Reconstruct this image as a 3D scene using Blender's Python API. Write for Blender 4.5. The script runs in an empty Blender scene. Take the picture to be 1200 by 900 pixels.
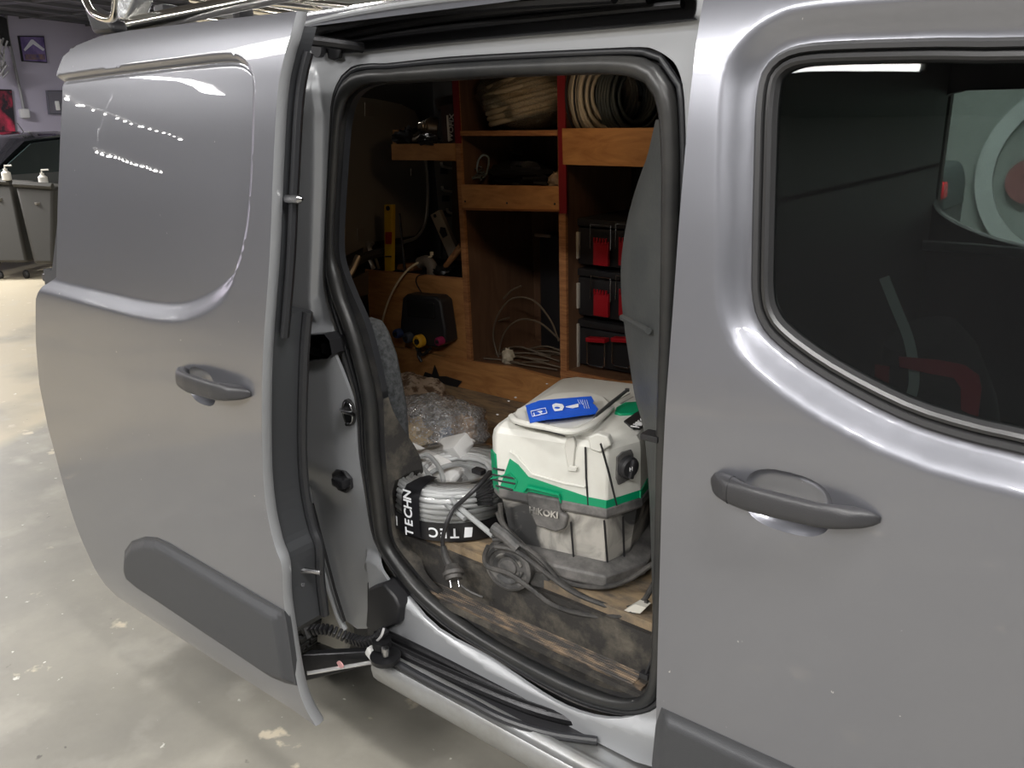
import bpy, bmesh, math, random
import numpy as np
from mathutils import Vector, Matrix
from mathutils.geometry import delaunay_2d_cdt
random.seed(7)
SC = bpy.context.scene
COL = SC.collection
R = math.radians
# ------------------------------------------------------------------ camera
CAM = Vector((0.0, -1.1, 1.55)); FPX = 988.0
def cam_axes(yaw, pitch, roll):
    d = Vector((-math.sin(yaw)*math.cos(pitch), math.cos(yaw)*math.cos(pitch), -math.sin(pitch)))
    rt = Vector((math.cos(yaw), math.sin(yaw), 0)); up = rt.cross(d)
    c, s = math.cos(roll), math.sin(roll)
    return rt*c+up*s, up*c-rt*s, d
RT, UP, FW = cam_axes(R(39.42), R(17.74), R(-1.243))
cd = bpy.data.cameras.new('camera'); cam = bpy.data.objects.new('camera', cd); COL.objects.link(cam)
cd.sensor_width = 36; cd.lens = FPX/1200*36; cd.clip_start = 0.02; cd.clip_end = 200
m = Matrix((RT, UP, -FW)).transposed().to_4x4(); m.translation = CAM
cam.matrix_world = m; SC.camera = cam
# ------------------------------------------------------------------ world, lights, exposure
SC.view_settings.view_transform = 'Standard'; SC.view_settings.look = 'None'
SC.view_settings.gamma = 1; SC.view_settings.use_curve_mapping = False
SC.view_settings.exposure = 0.35
w = bpy.data.worlds.new('world'); SC.world = w; w.use_nodes = True
w.node_tree.nodes['Background'].inputs[0].default_value = (0.75, 0.78, 0.85, 1)
w.node_tree.nodes['Background'].inputs[1].default_value = 0.05
# (x, y, length along x, length along y, watts)
LAMPS = [(-7.3, -3.25, 1.8, 0.22, 50, 234, 'before the open sliding door'), (-1.9, -3.3, 1.3, 1.5, 110, -15, 'left behind the photographer'), (-4.3, -1.9, 2.0, .4, 26, 15, 'beside the sliding door, added to brighten its top'),  # the wide lamp beside the sliding door is added to brighten its top
         (0.9, -0.6, 2.2, 0.25, 60, 0, 'over the front end of the van'), (0.7, -2.8, 2.0, 0.25, 85, 0, 'right behind the photographer, added to lighten the door pillar'),  # the second lamp is added to lighten the dark door pillar
         (-4.6, 2.6, 0.25, 1.6, 60, 0, 'by the far side of the van'), (-11.0, 1.3, 0.3, 1.8, 260, 20, 'near the parked black car, added to brighten the lilac wall'),  # the second lamp is added out of view to brighten the lilac wall
         (-0.5, 3.6, 1.6, 0.25, 130, 0, 'beyond the van roof'), (3.5, 2.6, 0.25, 1.6, 45, 0, 'in the far front corner'), (-8.6, -.6, 0.2, 2.0, 45, 20, 'across the rear end of the garage')]
CEIL = 3.1
# ------------------------------------------------------------------ pixel -> point helper (photo frame 1200x900)
def ray(px, py):
    return RT*((px-600)/FPX) - UP*((py-450)/FPX) + FW
def P(px, py, x=None, y=None, z=None):
    r = ray(px, py)
    if x is not None: t = (x-CAM.x)/r.x
    elif y is not None: t = (y-CAM.y)/r.y
    else: t = (z-CAM.z)/r.z
    return CAM + r*t
def XZ(pts, y):
    return [(lambda q: (q.x, q.z))(P(a, b, y=y)) for a, b in pts]
# ------------------------------------------------------------------ materials
MATS = {}
def mat(name, col, rough=0.5, metal=0.0, coat=0.0, bump=0.0, bscale=60, col2=None, nscale=8, namt=1.0, wave=None, spec=0.5, emis=None, estr=0, stretch=None, contrast=(0.35, 0.65), transmission=0, alpha=1, coat_rough=0.03, flake=0):
    if name in MATS: return MATS[name]
    m = bpy.data.materials.new(name); m.use_nodes = True; nt = m.node_tree; b = nt.nodes['Principled BSDF']
    L = nt.links.new
    b.inputs['Base Color'].default_value = (*col, 1); b.inputs['Roughness'].default_value = rough
    b.inputs['Metallic'].default_value = metal; b.inputs['Coat Weight'].default_value = coat
    b.inputs['Coat Roughness'].default_value = coat_rough
    b.inputs['Specular IOR Level'].default_value = spec
    b.inputs['Transmission Weight'].default_value = transmission; b.inputs['Alpha'].default_value = alpha
    tc = nt.nodes.new('ShaderNodeTexCoord'); src = tc.outputs['Object']
    if stretch:
        mp = nt.nodes.new('ShaderNodeMapping'); mp.inputs['Scale'].default_value = stretch; L(src, mp.inputs[0]); src = mp.outputs[0]
    if col2:
        if wave:
            n = nt.nodes.new('ShaderNodeTexNoise'); n.inputs['Scale'].default_value = nscale; n.inputs['Detail'].default_value = 6; n.inputs['Distortion'].default_value = wave
        else:
            n = nt.nodes.new('ShaderNodeTexNoise'); n.inputs['Scale'].default_value = nscale; n.inputs['Detail'].default_value = 8
            n.inputs['Roughness'].default_value = 0.65
        L(src, n.inputs['Vector'])
        cr = nt.nodes.new('ShaderNodeValToRGB'); cr.color_ramp.elements[0].position = contrast[0]; cr.color_ramp.elements[1].position = contrast[1]
        cr.color_ramp.elements[0].color = (*col, 1); cr.color_ramp.elements[1].color = (*col2, 1)
        L(n.outputs['Fac'], cr.inputs[0]); L(cr.outputs[0], b.inputs['Base Color'])
    if flake:
        v = nt.nodes.new('ShaderNodeTexNoise'); v.inputs['Scale'].default_value = 900; v.inputs['Detail'].default_value = 2; L(tc.outputs['Object'], v.inputs['Vector'])
        mr = nt.nodes.new('ShaderNodeMapRange'); mr.inputs[1].default_value = 0.3; mr.inputs[2].default_value = 0.7
        mr.inputs[3].default_value = rough-flake; mr.inputs[4].default_value = rough+flake
        L(v.outputs['Fac'], mr.inputs[0]); L(mr.outputs[0], b.inputs['Roughness'])
    if bump:
        n = nt.nodes.new('ShaderNodeTexNoise'); n.inputs['Scale'].default_value = bscale; n.inputs['Detail'].default_value = 4; L(src, n.inputs['Vector'])
        bp = nt.nodes.new('ShaderNodeBump'); bp.inputs['Strength'].default_value = bump; bp.inputs['Distance'].default_value = 0.002
        L(n.outputs['Fac'], bp.inputs['Height']); L(bp.outputs[0], b.inputs['Normal'])
    if emis: b.inputs['Emission Color'].default_value = (*emis, 1); b.inputs['Emission Strength'].default_value = estr
    MATS[name] = m; return m
def glass_mat(name, tint, refl=1.0, rough=0.0, film=None):
    m = bpy.data.materials.new(name); m.use_nodes = True; nt = m.node_tree; nt.nodes.clear(); L = nt.links.new
    o = nt.nodes.new('ShaderNodeOutputMaterial'); t = nt.nodes.new('ShaderNodeBsdfTransparent'); g = nt.nodes.new('ShaderNodeBsdfGlossy')
    t.inputs[0].default_value = (*tint, 1); g.inputs['Roughness'].default_value = rough; g.inputs[0].default_value = (refl, refl, refl, 1)
    f = nt.nodes.new('ShaderNodeFresnel'); f.inputs[0].default_value = 1.5
    mx = nt.nodes.new('ShaderNodeMixShader'); L(f.outputs[0], mx.inputs[0]); L(t.outputs[0], mx.inputs[1]); L(g.outputs[0], mx.inputs[2])
    last = mx
    if film:   # a cloudy polythene film: a little diffuse added in folds
        d = nt.nodes.new('ShaderNodeBsdfDiffuse'); d.inputs[0].default_value = (*film, 1)
        n = nt.nodes.new('ShaderNodeTexNoise'); n.inputs['Scale'].default_value = 35; n.inputs['Detail'].default_value = 5; n.inputs['Distortion'].default_value = 1.5
        cr = nt.nodes.new('ShaderNodeValToRGB'); cr.color_ramp.elements[0].position = .45; cr.color_ramp.elements[1].position = .75
        cr.color_ramp.elements[0].color = (.08, .08, .08, 1); cr.color_ramp.elements[1].color = (.5, .5, .5, 1)
        L(n.outputs['Fac'], cr.inputs[0]); m2 = nt.nodes.new('ShaderNodeMixShader'); L(cr.outputs[0], m2.inputs[0]); L(mx.outputs[0], m2.inputs[1]); L(d.outputs[0], m2.inputs[2])
        bp = nt.nodes.new('ShaderNodeBump'); bp.inputs['Distance'].default_value = .006; bp.inputs['Strength'].default_value = .6; L(n.outputs['Fac'], bp.inputs['Height']); L(bp.outputs[0], g.inputs['Normal']); last = m2
    L(last.outputs[0], o.inputs[0]); MATS[name] = m; return m
PAINT = mat('grey_metallic_paint', (0.215, 0.22, 0.245), rough=0.34, metal=0.7, coat=1.0, flake=0.03, coat_rough=0.008)
pn = PAINT.node_tree; ptc = [n for n in pn.nodes if n.type == 'TEX_COORD'][0]; pb_ = pn.nodes['Principled BSDF']
def _nf(scale, lo, hi, det=5):
    n = pn.nodes.new('ShaderNodeTexNoise'); n.inputs['Scale'].default_value = scale; n.inputs['Detail'].default_value = det
    pn.links.new(ptc.outputs['Object'], n.inputs['Vector']); r = pn.nodes.new('ShaderNodeMapRange'); r.inputs[1].default_value = lo; r.inputs[2].default_value = hi
    pn.links.new(n.outputs['Fac'], r.inputs[0]); return r.outputs[0]
x_ = pn.nodes.new('ShaderNodeMix'); x_.data_type = 'RGBA'; x_.inputs[6].default_value = (0.215, 0.22, 0.245, 1); x_.inputs[7].default_value = (.6, .6, .6, 1)
pn.links.new(_nf(75, .765, .79, 3), x_.inputs[0]); pn.links.new(x_.outputs[2], pb_.inputs['Base Color'])    # stone chips
b_ = pn.nodes.new('ShaderNodeBump'); b_.inputs['Strength'].default_value = .35; b_.inputs['Distance'].default_value = .0016
pn.links.new(_nf(5, 0, 1, 2), b_.inputs['Height']); pn.links.new(b_.outputs[0], pb_.inputs['Coat Normal'])   # slight waviness of the lacquer
PAINTIN = mat('grey_body_paint_inside', (0.34, 0.35, 0.365), rough=0.42, metal=0.25, coat=0.35, coat_rough=.2, flake=.05, bump=.05, bscale=30)
SILL = mat('dusty_grey_paint', (0.40, 0.41, 0.42), col2=(0.33, 0.33, 0.32), nscale=14, rough=0.38, metal=0.7, coat=.3, coat_rough=.2)
BLACK = mat('black_plastic', (0.018, 0.018, 0.02), rough=0.45, bump=.15, bscale=400)
CLAD = mat('dark_grey_textured_plastic', (0.045, 0.047, 0.052), rough=0.5, bump=.25, bscale=700)
HANDLE = mat('charcoal_handle_plastic', (0.035, 0.035, 0.038), rough=0.42, bump=.2, bscale=500)
RUBBER = mat('black_rubber', (0.022, 0.023, 0.026), rough=0.42, spec=.5)
SEALM = mat('worn_seal_rubber', (0.016, 0.017, 0.018), col2=(0.036, 0.035, 0.033), nscale=6, rough=.38)
RUBDIRT = mat('dusty_rubber', (0.03, 0.03, 0.032), col2=(0.085, 0.08, 0.07), nscale=9, rough=0.6, contrast=(.45, .8))
STEEL = mat('bare_steel', (0.45, 0.45, 0.46), rough=0.25, metal=1)
DKSTEEL = mat('greasy_black_steel', (0.025, 0.025, 0.027), rough=0.35, metal=.6, bump=.3, bscale=60)
CHROME = mat('stainless_tube', (0.78, 0.75, 0.68), rough=0.16, metal=1)
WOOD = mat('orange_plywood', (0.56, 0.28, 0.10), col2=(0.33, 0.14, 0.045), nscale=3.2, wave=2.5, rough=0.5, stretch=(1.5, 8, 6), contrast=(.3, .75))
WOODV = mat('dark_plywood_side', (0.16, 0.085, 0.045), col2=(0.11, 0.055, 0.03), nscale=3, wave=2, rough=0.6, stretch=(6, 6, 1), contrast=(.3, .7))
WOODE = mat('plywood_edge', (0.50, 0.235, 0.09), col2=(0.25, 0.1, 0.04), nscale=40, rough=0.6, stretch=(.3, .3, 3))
RED = mat('dark_red_paint', (0.20, 0.010, 0.014), rough=0.45)
DKIN = mat('dark_cargo_wall', (0.05, 0.045, 0.04), rough=0.6, bump=.2, bscale=20)
GREYIN = mat('grey_hardboard', (0.26, 0.225, 0.18), rough=0.7)
FLOORPLY = mat('dirty_floor_plywood', (0.34, 0.25, 0.15), col2=(0.12, 0.10, 0.08), nscale=11, rough=0.75, stretch=(1, 3, 1), contrast=(.4, .66), bump=.5, bscale=40)
RIB = mat('worn_scuff_plate', (0.045, 0.04, 0.036), col2=(0.30, 0.21, 0.13), nscale=9, rough=0.6, stretch=(1.5, 6, 6), contrast=(.46, .7), bump=.6, bscale=60)
DIRTY = mat('dirty_black_carpet', (0.03, 0.028, 0.026), col2=(0.13, 0.115, 0.09), nscale=16, rough=0.85, contrast=(.45, .75), bump=1, bscale=120)
WHITEP = mat('white_vacuum_plastic', (0.66, 0.66, 0.61), rough=0.4, col2=(0.60, 0.59, 0.54), nscale=10)
GREEN = mat('green_vacuum_plastic', (0.0, 0.27, 0.12), rough=0.4)
TANK = mat('dusty_black_tank', (0.05, 0.05, 0.05), col2=(0.46, 0.44, 0.40), nscale=7.5, rough=0.65, contrast=(.43, .60), wave=1.2, bump=.4, bscale=30)
TANKD = mat('dusty_dark_trim', (0.05, 0.05, 0.05), col2=(0.2, 0.19, 0.18), nscale=12, rough=0.6, contrast=(.4, .7))
CORD = mat('dusty_black_cord', (0.02, 0.02, 0.02), col2=(0.08, 0.075, 0.07), nscale=20, rough=0.55)
# ------------------------------------------------------------------ object helpers
ORG = {}
def reg(o, org): ORG[o.name] = Vector(org); return o
def link(name, mesh, parent, org):
    o = bpy.data.objects.new(name, mesh); COL.objects.link(o)
    if parent: o.parent = parent; o.location = Vector(org)-ORG[parent.name]
    else: o.location = org
    return reg(o, org)
def tag(o, label=None, cat=None, group=None, kind=None):
    if label: o['label'] = label
    if cat: o['category'] = cat
    if group: o['group'] = group
    if kind: o['kind'] = kind
    return o
def thing(name, label, cat, loc, group=None):
    o = bpy.data.objects.new(name, None); COL.objects.link(o); o.location = loc; o.empty_display_size = .05
    tag(o, label, cat, group); return reg(o, loc)
def catmull(pts, n=8, closed=False):
    pts = [Vector(p) for p in pts]; N = len(pts); out = []
    rng = N if closed else N-1
    for i in range(rng):
        p0 = pts[(i-1) % N] if closed or i > 0 else pts[0]*2-pts[1]
        p1 = pts[i]; p2 = pts[(i+1) % N]
        p3 = pts[(i+2) % N] if closed or i+2 < N else p2*2-p1
        for k in range(n):
            t = k/n; out.append(0.5*((2*p1)+(p2-p0)*t+(2*p0-5*p1+4*p2-p3)*t*t+(3*p1-p0-3*p2+p3)*t**3))
    if not closed: out.append(pts[-1])
    return out
class B:
    def __init__(s): s.v = []; s.f = []
    def add(s, v, f):
        n = len(s.v); s.v += [Vector(p) for p in v]; s.f += [tuple(i+n for i in q) for q in f]; return s
    def box(s, c, size, rot=None, M=None, bev=0.0):
        bm = bmesh.new(); bmesh.ops.create_cube(bm, size=1)
        for q in bm.verts: q.co = Vector((q.co.x*size[0], q.co.y*size[1], q.co.z*size[2]))
        if bev: bmesh.ops.bevel(bm, geom=bm.edges[:], offset=min(bev, min(size)*.45), segments=2, affect='EDGES', profile=.6)
        T = M if M is not None else Matrix.Translation(c) @ (rot.to_4x4() if rot else Matrix())
        bm.verts.index_update(); s.add([T@q.co for q in bm.verts], [[x.index for x in fc.verts] for fc in bm.faces]); bm.free(); return s
    def tube(s, pts, r, n=8, closed=False, smooth=0, up=None, flat=1.0, cap=True):
        if smooth: pts = catmull(pts, smooth, closed)
        pts = [Vector(p) for p in pts]; N = len(pts); rs = r if isinstance(r, (list, tuple)) else None
        vs = []; nrm = None
        for i, p in enumerate(pts):
            a = pts[(i-1) % N] if (closed or i > 0) else p; c = pts[(i+1) % N] if (closed or i < N-1) else p
            t = (c-a).normalized() if (c-a).length > 1e-9 else Vector((0, 0, 1))
            if up is not None: u = Vector(up); u = (u-t*u.dot(t)).normalized()
            else:
                if nrm is None: u = t.orthogonal().normalized()
                else: u = (nrm-t*nrm.dot(t)).normalized()
                nrm = u
            v = t.cross(u)
            rr = r if rs is None else rs[0]+(rs[-1]-rs[0])*i/max(1, N-1) if len(rs) != N else rs[i]
            for k in range(n):
                an = 2*math.pi*k/n; vs.append(p+u*(math.cos(an)*rr*flat)+v*(math.sin(an)*rr))
        fs = []
        for i in range(N if closed else N-1):
            j = (i+1) % N
            for k in range(n): fs.append((i*n+k, i*n+(k+1) % n, j*n+(k+1) % n, j*n+k))
        if not closed and cap: fs.append(tuple(range(n-1, -1, -1))); fs.append(tuple((N-1)*n+k for k in range(n)))
        return s.add(vs, fs)
    def lathe(s, prof, M=None, n=24):
        vs = []; fs = []
        for (r, z) in prof:
            for k in range(n):
                a = 2*math.pi*k/n; vs.append(Vector((r*math.cos(a), r*math.sin(a), z)))
        for i in range(len(prof)-1):
            for k in range(n): fs.append((i*n+k, i*n+(k+1) % n, (i+1)*n+(k+1) % n, (i+1)*n+k))
        fs.append(tuple(range(n-1, -1, -1))); fs.append(tuple((len(prof)-1)*n+k for k in range(n)))
        if M is not None: vs = [M@v for v in vs]
        return s.add(vs, fs)
    def prism(s, pts, d):
        pts = [Vector(p) for p in pts]; d = Vector(d); n = len(pts)
        s.add(pts+[p+d for p in pts], [tuple(range(n)), tuple(range(2*n-1, n-1, -1))]+[(i, (i+1) % n, n+(i+1) % n, n+i) for i in range(n)]); return s
    def loft(s, loops, closed=True, cap0=False, cap1=False):
        n = len(loops[0]); vs = [Vector(p) for l in loops for p in l]; fs = []
        for i in range(len(loops)-1):
            for k in range(n if closed else n-1): fs.append((i*n+k, i*n+(k+1) % n, (i+1)*n+(k+1) % n, (i+1)*n+k))
        if cap0: fs.append(tuple(range(n-1, -1, -1)))
        if cap1: fs.append(tuple((len(loops)-1)*n+k for k in range(n)))
        return s.add(vs, fs)
    def build(s, name, m, parent=None, ang=35, org=None, bevel=0):
        if org is None:
            if parent: org = ORG[parent.name]
            else:
                a = np.array([tuple(v) for v in s.v]); org = ((a[:, 0].min()+a[:, 0].max())/2, (a[:, 1].min()+a[:, 1].max())/2, a[:, 2].min())
        o3 = Vector(org); me = bpy.data.meshes.new(name); me.from_pydata([tuple(v-o3) for v in s.v], [], s.f); me.validate()
        bm = bmesh.new(); bm.from_mesh(me); bmesh.ops.recalc_face_normals(bm, faces=bm.faces[:]); bm.to_mesh(me); bm.free()
        me.polygons.foreach_set('use_smooth', [True]*len(me.polygons)); me.set_sharp_from_angle(angle=R(ang))
        me.materials.append(m); o = link(name, me, parent, org)
        if bevel:
            bv = o.modifiers.new('bevel', 'BEVEL'); bv.width = bevel; bv.segments = 2; bv.limit_method = 'ANGLE'; bv.angle_limit = R(40)
        return o
def inside(poly, X, Z):
    p = np.array(poly); r = np.zeros(X.shape, bool); n = len(p)
    for i in range(n):
        x1, z1 = p[i]; x2, z2 = p[(i+1) % n]
        c = ((z1 > Z) != (z2 > Z)); 
        with np.errstate(divide='ignore', invalid='ignore'): xi = (x2-x1)*(Z-z1)/(z2-z1 if z2 != z1 else 1e-12)+x1
        r ^= c & (X < xi)
    return r
def sdist(poly, X, Z, closed=True):
    p = np.array(poly); d = np.full(X.shape, 1e9); n = len(p)
    for i in range(n if closed else n-1):
        a = p[i]; b = p[(i+1) % n]; ab = b-a; L2 = (ab**2).sum() or 1e-12
        t = np.clip(((X-a[0])*ab[0]+(Z-a[1])*ab[1])/L2, 0, 1)
        d = np.minimum(d, np.hypot(X-a[0]-t*ab[0], Z-a[1]-t*ab[1]))
    return np.where(inside(poly, X, Z), -d, d) if closed else d
def sm(a, b, x):
    t = np.clip((x-a)/(b-a), 0, 1); return t*t*(3-2*t)
def smooth2(pts, n=5, closed=True):
    return [(v.x, v.y) for v in catmull([(a, b, 0) for a, b in pts], n, closed)]
def dens(poly, st):
    out = []; n = len(poly)
    for i in range(n):
        a = poly[i]; b = poly[(i+1) % n]; k = max(1, int(math.hypot(b[0]-a[0], b[1]-a[1])/st))
        out += [(a[0]+(b[0]-a[0])*t/k, a[1]+(b[1]-a[1])*t/k) for t in range(k)]
    return out
def sheet(name, outline, holes, f, step, th, m, parent=None, tf=None, ang=40, org=None, bd=None, guides=()):
    """a plate in the x-z plane: outline with holes, front face y=f(x,z), thickness th inwards (+y); tf maps points at the end"""
    bd = bd or step
    loops = [dens(outline, bd)]+[dens(h, bd) for h in holes]; vs = []; es = []
    for l in loops:
        n0 = len(vs); vs += l; es += [(n0+i, n0+(i+1) % len(l)) for i in range(len(l))]
    gl_ = []
    for g_ in guides:
        g_ = [q_ for q_ in dens(g_, bd)]; gl_.append(g_)
        ga = np.array(g_); k_ok = inside(outline, ga[:, 0], ga[:, 1]) & (sdist(outline, ga[:, 0], ga[:, 1]) < -step*.3)
        for h in holes: k_ok &= sdist(h, ga[:, 0], ga[:, 1]) > .0015
        n0 = len(vs); idm = {}
        for i, q_ in enumerate(g_):
            if k_ok[i]: idm[i] = len(vs); vs.append(q_)
        es += [(idm[i], idm[(i+1) % len(g_)]) for i in idm if (i+1) % len(g_) in idm]
    A = np.array(outline); gx = np.arange(A[:, 0].min()+step/2, A[:, 0].max(), step); gz = np.arange(A[:, 1].min()+step/2, A[:, 1].max(), step)
    X, Z = np.meshgrid(gx, gz); X = X.ravel(); Z = Z.ravel(); X[::2] += step*.02
    ok = inside(outline, X, Z) & (sdist(outline, X, Z) < -step*.45)
    for h in holes: ok &= sdist(h, X, Z) > step*.45
    for g_ in gl_: ok &= np.abs(sdist(g_, X, Z)) > step*.4
    vs += list(zip(X[ok].tolist(), Z[ok].tolist()))
    v2, e2, f2, *_ = delaunay_2d_cdt([Vector(p) for p in vs], es, [], 0, 1e-6)
    V = np.array([tuple(v) for v in v2]); F = [tuple(t) for t in f2]; cx = np.array([V[list(t)].mean(0) for t in F])
    ok = inside(outline, cx[:, 0], cx[:, 1])
    for h in holes: ok &= ~inside(h, cx[:, 0], cx[:, 1])
    F = [t for t, k in zip(F, ok) if k]
    Y = f(V[:, 0], V[:, 1]) if callable(f) else np.full(len(V), float(f))
    pts = [Vector((V[i, 0], Y[i], V[i, 1])) for i in range(len(V))]
    e = .0015
    def fv(a, c): return (f(a, c) if callable(f) else np.full(len(a), float(f)))
    fx = (fv(V[:, 0]+e, V[:, 1])-fv(V[:, 0]-e, V[:, 1]))/(2*e); fz_ = (fv(V[:, 0], V[:, 1]+e)-fv(V[:, 0], V[:, 1]-e))/(2*e)
    N = np.c_[fx, -np.ones(len(V)), fz_]; N /= np.linalg.norm(N, axis=1)[:, None]
    used = sorted({i for q in F for i in q}); mp = {k: i for i, k in enumerate(used)}
    F = [tuple(mp[i] for i in q) for q in F]; pts = [pts[k] for k in used]; N = N[used]; n = len(pts)
    area = sum((pts[q[1]].x-pts[q[0]].x)*(pts[q[2]].z-pts[q[0]].z)-(pts[q[1]].z-pts[q[0]].z)*(pts[q[2]].x-pts[q[0]].x) for q in F[:50])
    if area < 0: F = [tuple(reversed(q)) for q in F]
    cnt = {(q[i], q[(i+1) % len(q)]) for q in F for i in range(len(q))}; side = [(a, c) for (a, c) in cnt if (c, a) not in cnt]
    d = Vector((0, th, 0)); vs = pts+[p+d for p in pts]; fs = F+[tuple(i+n for i in reversed(q)) for q in F]
    for a, c in side:
        k = len(vs); vs += [pts[c], pts[a], pts[a]+d, pts[c]+d]; fs.append((k, k+1, k+2, k+3))
    if org is None: org = ORG[parent.name] if parent else pts[0]
    o3 = Vector(org); me = bpy.data.meshes.new(name); me.from_pydata([tuple(v-o3) for v in vs], [], fs)
    me.polygons.foreach_set('use_smooth', [True]*len(me.polygons)); nn = np.zeros((len(vs), 3)); nn[:n] = N; nn[n:2*n] = -N
    me.normals_split_custom_set_from_vertices(nn.tolist()); me.materials.append(m); return link(name, me, parent, org)
def text(name, s, size, M, m, parent, depth=.0006, bold=False):
    cu = bpy.data.curves.new(name, 'FONT'); cu.body = s; cu.size = size; cu.extrude = depth; cu.align_x = 'CENTER'; cu.align_y = 'CENTER'
    if bold: cu.offset = size*.02
    to = bpy.data.objects.new('tmp', cu); me = bpy.data.meshes.new_from_object(to); bpy.data.objects.remove(to)
    org = ORG[parent.name]; me.transform(Matrix.Translation(-org) @ M); me.materials.clear(); me.materials.append(m)
    return link(name, me, parent, org)
def frame(o, ex, ey):
    ex = Vector(ex).normalized(); ey = Vector(ey); ey = (ey-ex*ey.dot(ex)).normalized(); ez = ex.cross(ey)
    M = Matrix((ex, ey, ez)).transposed().to_4x4(); M.translation = Vector(o); return M
def interp(tab):
    zs = np.array([a for a, _ in tab]); ys = np.array([b for _, b in tab])
    # smooth by dense linear sampling and box filtering
    g = np.linspace(zs[0]-.2, zs[-1]+.2, 400); v = np.interp(g, zs, ys); k = np.ones(15)/15; vp = np.pad(v, 7, mode='edge'); v = np.convolve(vp, k, 'valid')
    return lambda z: np.interp(z, g, v)
def inset(l, d):
    a = np.array(l); n = len(a); area = sum(a[i][0]*a[(i+1) % n][1]-a[(i+1) % n][0]*a[i][1] for i in range(n)); s = 1 if area > 0 else -1
    t = np.roll(a, -1, 0)-np.roll(a, 1, 0); t /= np.linalg.norm(t, axis=1)[:, None]; nn = np.c_[-t[:, 1], t[:, 0]]*s
    return [tuple(v) for v in a+nn*d]
# body side profile (outward is -y)
SIDE = interp([(.15, .05), (.3, .002), (.44, -.012), (.6, -.018), (.8, -.022), (1.0, -.026), (1.12, -.024), (1.25, -.014), (1.4, -.004), (1.56, .012), (1.66, .028), (1.73, .055), (1.80, .11)])
# ================================================================== THE GARAGE
def struct(o): o['kind'] = 'structure'; return o
# floor
fm = mat('concrete_floor', (0.31, 0.295, 0.25), col2=(0.22, 0.21, 0.185), nscale=2.2, rough=0.5, contrast=(.3, .7), bump=.6, bscale=14)
nt = fm.node_tree; L = nt.links.new; bs = nt.nodes['Principled BSDF']; cr = [n for n in nt.nodes if n.type == 'VALTORGB'][0]
tcn = [n for n in nt.nodes if n.type == 'TEX_COORD'][0]
def mixc(nt, a, b, fac):
    x = nt.nodes.new('ShaderNodeMix'); x.data_type = 'RGBA'
    for s, v in ((6, a), (7, b), (0, fac)):
        if isinstance(v, tuple): x.inputs[s].default_value = v
        else: nt.links.new(v, x.inputs[s])
    return x.outputs[2]
def noisefac(nt, src, scale, lo, hi, detail=6):
    n = nt.nodes.new('ShaderNodeTexNoise'); n.inputs['Scale'].default_value = scale; n.inputs['Detail'].default_value = detail
    nt.links.new(src, n.inputs['Vector']); r = nt.nodes.new('ShaderNodeMapRange'); r.inputs[1].default_value = lo; r.inputs[2].default_value = hi
    nt.links.new(n.outputs['Fac'], r.inputs[0]); return r.outputs[0]
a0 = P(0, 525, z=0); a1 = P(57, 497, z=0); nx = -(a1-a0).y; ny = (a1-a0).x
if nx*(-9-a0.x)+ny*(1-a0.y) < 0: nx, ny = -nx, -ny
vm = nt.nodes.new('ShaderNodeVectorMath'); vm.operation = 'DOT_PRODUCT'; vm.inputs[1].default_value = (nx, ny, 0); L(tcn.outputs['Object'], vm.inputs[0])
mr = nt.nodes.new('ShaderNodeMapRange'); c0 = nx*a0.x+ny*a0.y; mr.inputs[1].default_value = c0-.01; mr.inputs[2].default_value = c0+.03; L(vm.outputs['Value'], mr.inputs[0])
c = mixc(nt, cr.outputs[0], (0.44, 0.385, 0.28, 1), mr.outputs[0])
c = mixc(nt, c, (0.55, 0.49, 0.38, 1), noisefac(nt, tcn.outputs['Object'], 7, .66, .70))
c = mixc(nt, c, (0.66, 0.65, 0.60, 1), noisefac(nt, tcn.outputs['Object'], 26, .71, .74, 3))
c = mixc(nt, c, (0.12, 0.11, 0.10, 1), noisefac(nt, tcn.outputs['Object'], 19, .73, .77, 3))
c = mixc(nt, c, (0.17, 0.165, 0.15, 1), noisefac(nt, tcn.outputs['Object'], 1.2, .50, .8, 10))
c = mixc(nt, c, (0.42, 0.40, 0.35, 1), noisefac(nt, tcn.outputs['Object'], 5, .56, .9, 10))
L(c, bs.inputs['Base Color'])
struct(B().box((-3, 0, -.05), (26, 16, .1)).build('floor', fm, org=(0, 0, 0)))
wallm = mat('lilac_wall_paint', (0.60, 0.56, 0.70), rough=.7, bump=.2, bscale=20)
wallw = mat('grey_near_wall', (0.30, 0.30, 0.32), rough=.7)
rear0 = CAM+ray(50, 140)*13.2; wd = Vector((-math.sin(R(21)), math.cos(R(21)), 0)); wn = Vector((wd.y, -wd.x, 0))   # wn faces the van
def WR(px, py, off=0):   # pixel onto the slanted rear wall
    r = ray(px, py); t = (rear0+wn*off-CAM).dot(wn)/r.dot(wn); return CAM+r*t
a = rear0-wd*7.5; b = rear0+wd*7.5; up = Vector((0, 0, 1))
g = lambda p, z: Vector((p.x, p.y, z))
struct(B().prism([g(a, 0), g(b, 0), g(b, CEIL), g(a, CEIL)], -wn*.15).build('wall_rear', wallm))
struct(B().box((-3, -7, CEIL/2), (26, .15, CEIL)).build('wall_near', wallw))
struct(B().box((-3, 6.6, CEIL/2), (26, .15, CEIL)).build('wall_far', mat('grey_wall_paint', (0.50, 0.53, 0.51), rough=.7)))
struct(B().box((7.5, 0, CEIL/2), (.15, 14, CEIL)).build('wall_front', wallw))
ceil = struct(B().box((-3, 0, CEIL+.06), (26, 16, .1)).build('ceiling', mat('dark_ceiling', (0.12, 0.118, 0.13), rough=.8)))
cbm = mat('ceiling_grid_metal', (0.22, 0.22, 0.23), rough=.4, metal=.5)
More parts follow.
